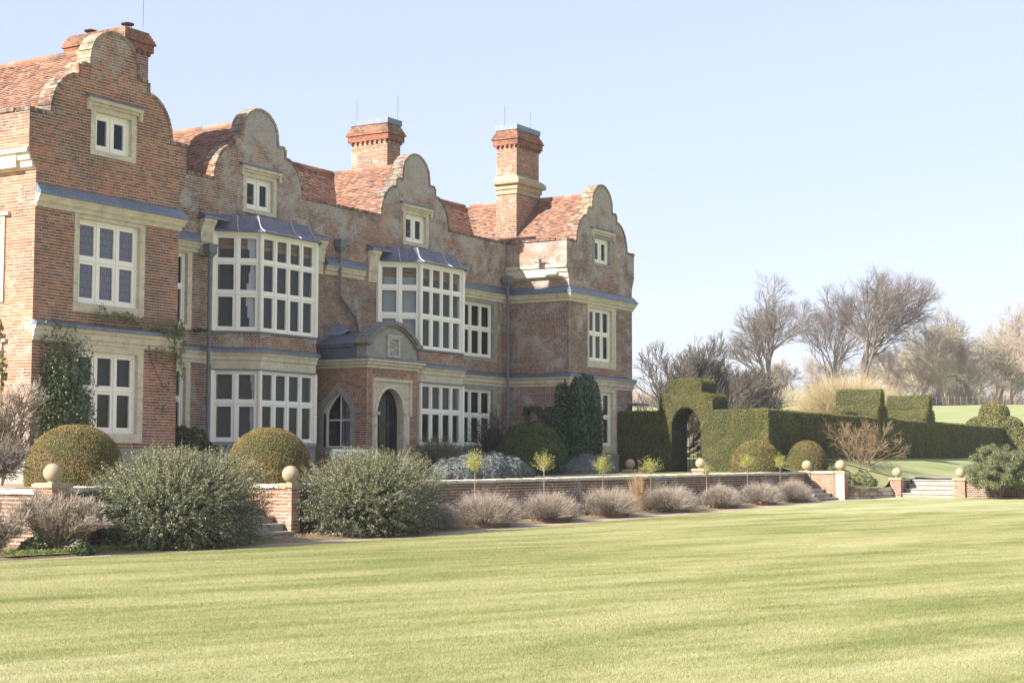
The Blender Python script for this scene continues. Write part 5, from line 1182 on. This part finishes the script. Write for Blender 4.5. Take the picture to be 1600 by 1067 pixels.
climber('evergreen_climber','tall dark glossy climbing shrub on the corner of the left bay','climber',(28.9,30.5,1.2),[(28.75,2.2,.85,1.0,1),(28.85,3.0,.75,.95,1),(29.2,2.7,.75,.9,1),(28.55,3.7,.35,.7,.8),(29.35,3.7,.3,.9,.7),(28.9,4.15,.35,.65,.6),(28.35,4.3,.2,.55,.5),(29.05,4.7,.13,.35,.5),(28.75,4.75,.10,.4,.5),(28.25,4.75,.10,.35,.4),(29.55,4.3,.12,.6,.5),(28.6,4.9,.08,.3,.4),(29.65,3.6,.2,.5,.5)],2400,.036,EVER,.65,stems=[[(28.8,30.4,1.2),(28.7,30.45,3.0),(28.5,30.5,4.6)],[(28.9,30.3,1.2),(29.3,30.45,3.2),(29.4,30.5,4.6)]])
climber('green_vine','thin green vine trailing along the lower string course of the left bay','climber',(31.5,30.5,5.2),[(30.6,5.35,.75,.14,.55),(31.6,5.28,.8,.15,.6),(32.7,5.22,.5,.28,.9),(33.05,4.9,.22,.6,.9),(32.5,4.5,.5,.28,.5),(33.05,4.15,.2,.4,.6),(32.5,3.6,.3,.18,.3),(32.4,3.1,.25,.25,.25),(30.1,5.5,.2,.22,.5),(30.9,5.42,.5,.12,.8)],2300,.032,VINE,.20,ypl=YF-.1,stems=[[(29.9,YF-.22,5.3),(31.0,YF-.25,5.2),(32.2,YF-.22,5.2),(32.9,YF-.2,4.6)],[(31.9,YF-.05,5.0),(32.1,YF-.04,4.3),(32.6,YF-.04,3.6)],[(32.95,YF-.1,4.5),(33.1,YF-.05,3.4),(33.05,YF-.05,2.9)]])
climber('yellow_climber','yellow green climber at the left edge of the photo on the sunlit wall','climber',(27.7,32.0,3.5),[(31.9,4.7,.25,.5,.7),(32.2,4.3,.35,.6,.8),(31.8,3.9,.25,.5,.8),(32.1,3.3,.35,.6,.5)],1500,.05,VINE,.35,frame='x',xpl=X0)
# left twiggy shrubs
tree('winter_shrub','tall tan and grey bare winter shrub with a few magenta blossoms at the left edge','bush',(24.9,28.2,1.1),TWIGT,101,1.75,.03,(.5,.5,.5),.1,(7,6,5),(.4,.25,.15),(5,4,3,2),(.0,.03,.03,.02),levels=4,multi=14,lean=.28,tl=.9,jit=.12,rmin=.006,crown='stems')
C=np.array([(25.0+random.gauss(0,.35),28.4+random.gauss(0,.3),random.uniform(2.0,3.6)) for i in range(40)]); V,F=leaf_quads(C,np.tile([0,0,1.],(40,1)),.035,.8,.8); link(np_mesh('magenta_blossom',V,F),'magenta_blossom',PINKF,None,loc=(25,28.4,2.6),kind='stuff',label='sparse magenta blossoms on the winter shrub at the left edge',cat='flowers')
tree('winter_shrub','low grey bare shrub in front of the tall winter shrub, left edge','bush',(21.9,25.2,1.1),BARKG,102,.95,.02,(.6,.6,.5),.1,(7,6,5),(.45,.3,.18),(5,4,3,2),(.0,.03,.03,.02),levels=4,multi=14,lean=.6,tl=.7,jit=.14,rmin=.005,crown='stems')
tree('dead_shrub','leaning pinkish brown dead twiggy shrub in front of the leftmost pier','bush',(20.75,21.95,.0),TWIGT,103,.85,.012,(.35,.4,.5),.1,(8,7,5),(.45,.3,.18),(5,4,3,2),(.0,.05,.04,.02),levels=4,multi=34,lean=.75,tl=.85,jit=.10,rmin=.0035,crown='stems')
for i,(x,y,r,h,mt,lab) in enumerate(((22.65,21.75,.42,.50,BRIGHT,'bright green hellebore with cream flowers left of the large left bush'),(23.3,21.35,.5,.30,VINE,'yellow green low plant at the foot of the large left bush'),(29.05,21.75,.42,.55,BRIGHT,'lime green leafy plant between limed wall and the right large bush'),(20.1,21.9,.28,.30,EVER,'small dark green tuft in the bed at the left edge'),(20.75,21.45,.22,.2,EVER,'tiny dark green tuft near the lawn corner at left'),(22.0,21.9,.2,.32,EVER,'small blue green tuft under the shaded wall at left'),(52.6,21.6,.3,.25,BRIGHT,'tiny green plant between the fifth and last lavender mounds'))):
    dome('border_plant',lab,'plant',(x,y,lz(x)+.0),(r,r*.9,h),900,.045,mt,power=2.,lump=.06,group='small plants at the foot of the terrace wall',core=SOIL,corek=.5)
tree('winter_shrub','small grey twiggy shrub before the mossy return wall at the very left edge','bush',(19.7,22.4,.0),TWIGT,104,.75,.012,(.5,.5,.5),.1,(7,6,5),(.45,.3,.18),(5,4,3,2),(.0,.03,.03,.02),levels=4,multi=18,lean=.6,tl=.8,jit=.12,rmin=.004,crown='stems')
# sparse weeds / dead leaves on the bed
n=5200; C=np.stack([RNG.uniform(19,60,n),RNG.uniform(21.35,22.5,n),np.zeros(n)],1); C[:,2]=[lz(x)+.085 for x in C[:,0]]; V,F=leaf_quads(C,np.tile([0,0,1.],(n,1)),.03,.5,.5); link(np_mesh('fallen_leaves',V,F),'fallen_leaves',DEADL,None,kind='stuff',label='brown fallen leaves scattered on the flower bed',cat='leaves')
n=5000; C=np.stack([RNG.uniform(19,26,n),21.3+np.abs(RNG.normal(0,.4,n)),RNG.uniform(.04,.12,n)],1); V,F=leaf_quads(C,np.tile([0,0,1.],(n,1)),.025,.3,.9); link(np_mesh('bed_weeds',V,F),'bed_weeds',BRIGHT,None,kind='stuff',label='small green weeds on the flower bed at the left',cat='weeds')
# grass tongue at far left between path and bed
m=MB(); m.add([(17.5,21.55,.03),(20.9,21.42,.03),(21.3,21.5,.03),(20.4,21.9,.05),(17.5,22.2,.05)],[(0,1,2,3,4)]); m.build('lawn_patch',LAWN,kind='structure')
# white bench before the porch
bn=root('garden_bench','white painted wooden bench under the arched porch window, half hidden','bench',(40.9,30.3,1.12))
bx0,bx1,by=39.75,41.55,30.45
for x in (bx0+.05,bx1-.05):
    for y,zt in ((by-.45,1.72),(by,2.02)): m=MB(); m.box(x-.035,x+.035,y-.03,y+.03,1.11,zt); m.build('leg',WHITE,bn)
for k in range(5): m=MB(); m.box(bx0,bx1,by-.45+k*.09,by-.38+k*.09,1.53,1.56); m.build('seat_slat',WHITE,bn)
m=MB(); m.box(bx0,bx1,by-.02,by+.03,1.96,2.04); m.box(bx0,bx1,by-.02,by+.03,1.70,1.74); m.build('back_rail',WHITE,bn)
for k in range(16): m=MB(); x=bx0+.1+k*.105; m.box(x,x+.045,by-.01,by+.01,1.74,1.96); m.build('back_slat',WHITE,bn)
for x in (bx0+.05,bx1-.05): m=MB(); m.box(x-.04,x+.04,by-.47,by+.0,1.72,1.76); m.build('armrest',WHITE,bn)
# ------------------------------------------------------------ grass blades
def grass_patch(seed,n=5200,s=.5,h=.020):
    rng=np.random.default_rng(seed); P=np.stack([rng.uniform(-s,s,n),rng.uniform(-s,s,n),np.zeros(n)],1); a=rng.uniform(0,6.28,n); ln=rng.uniform(.2,1.,n)*h; hh=h*rng.uniform(.5,1.2,n)
    T=P+np.stack([np.cos(a)*ln,np.sin(a)*ln,hh],1); w=np.stack([-np.sin(a),np.cos(a),np.zeros(n)],1)*.0021
    V=np.stack([P-w,P+w,T],1).reshape(-1,3); F=np.arange(n*3).reshape(-1,3); me=np_mesh('grass_tuft',V,F); me.materials.append(BLADE); return me
lib=bpy.data.collections.new('grass_library')
for k in range(3):
    o=bpy.data.objects.new('grass_tuft',grass_patch(200+k)); lib.objects.link(o)
pts=[]
for ix in range(0,64):
    for iy in range(-12,21):
        x,y=ix+.5,iy+.5
        d=np.array([x,y,-1.5]); t=d@FW
        if t<9 or t>48: continue
        px=800+FPX*(d@RT)/t
        if -120<px<1720: pts.append((x,min(y,edge(x)-.5),lz(x)))
me=np_mesh('grass',np.array(pts),np.array([[0,1,2]])); 
go=bpy.data.objects.new('grass',me); COL.objects.link(go); go['kind']='stuff'; go['label']='short mown grass blades covering the near lawn'; go['category']='grass'
ng=bpy.data.node_groups.new('grass_scatter','GeometryNodeTree'); ng.interface.new_socket('Geometry',in_out='INPUT',socket_type='NodeSocketGeometry'); ng.interface.new_socket('Geometry',in_out='OUTPUT',socket_type='NodeSocketGeometry')
ni=ng.nodes.new('NodeGroupInput'); no=ng.nodes.new('NodeGroupOutput'); m2p=ng.nodes.new('GeometryNodeMeshToPoints'); iop=ng.nodes.new('GeometryNodeInstanceOnPoints'); ci=ng.nodes.new('GeometryNodeCollectionInfo')
ci.inputs['Collection'].default_value=lib; ci.inputs['Separate Children'].default_value=True; ci.inputs['Reset Children'].default_value=True; iop.inputs['Pick Instance'].default_value=True
rv=ng.nodes.new('FunctionNodeRandomValue'); rv.data_type='INT'; rv.inputs[4].default_value=0; rv.inputs[5].default_value=3
mu=ng.nodes.new('ShaderNodeMath'); mu.operation='MULTIPLY'; mu.inputs[1].default_value=math.pi/2; cx_=ng.nodes.new('ShaderNodeCombineXYZ')
ng.links.new(rv.outputs[2],mu.inputs[0]); ng.links.new(mu.outputs[0],cx_.inputs[2]); ng.links.new(cx_.outputs[0],iop.inputs['Rotation'])
ng.links.new(ni.outputs[0],m2p.inputs[0]); ng.links.new(m2p.outputs[0],iop.inputs[0]); ng.links.new(ci.outputs[0],iop.inputs['Instance']); ng.links.new(iop.outputs[0],no.inputs[0])
md=go.modifiers.new('scatter','NODES'); md.node_group=ng
# ------------------------------------------------------------ haze
m=MB(); m.box(-520,920,-520,820,-2.2,40); hz=m.build('haze',None,kind='stuff'); hz['label']='thin pale daylight haze over the whole garden'; hz['category']='haze'
hm=bpy.data.materials.new('haze_air'); hm.use_nodes=True; t=hm.node_tree; t.nodes.clear(); o=t.nodes.new('ShaderNodeOutputMaterial'); v=t.nodes.new('ShaderNodeVolumePrincipled'); v.inputs['Color'].default_value=(.93,.96,1,1); v.inputs['Density'].default_value=.00045; v.inputs['Anisotropy'].default_value=.3
t.links.new(v.outputs[0],o.inputs['Volume']); hz.data.materials.append(hm)
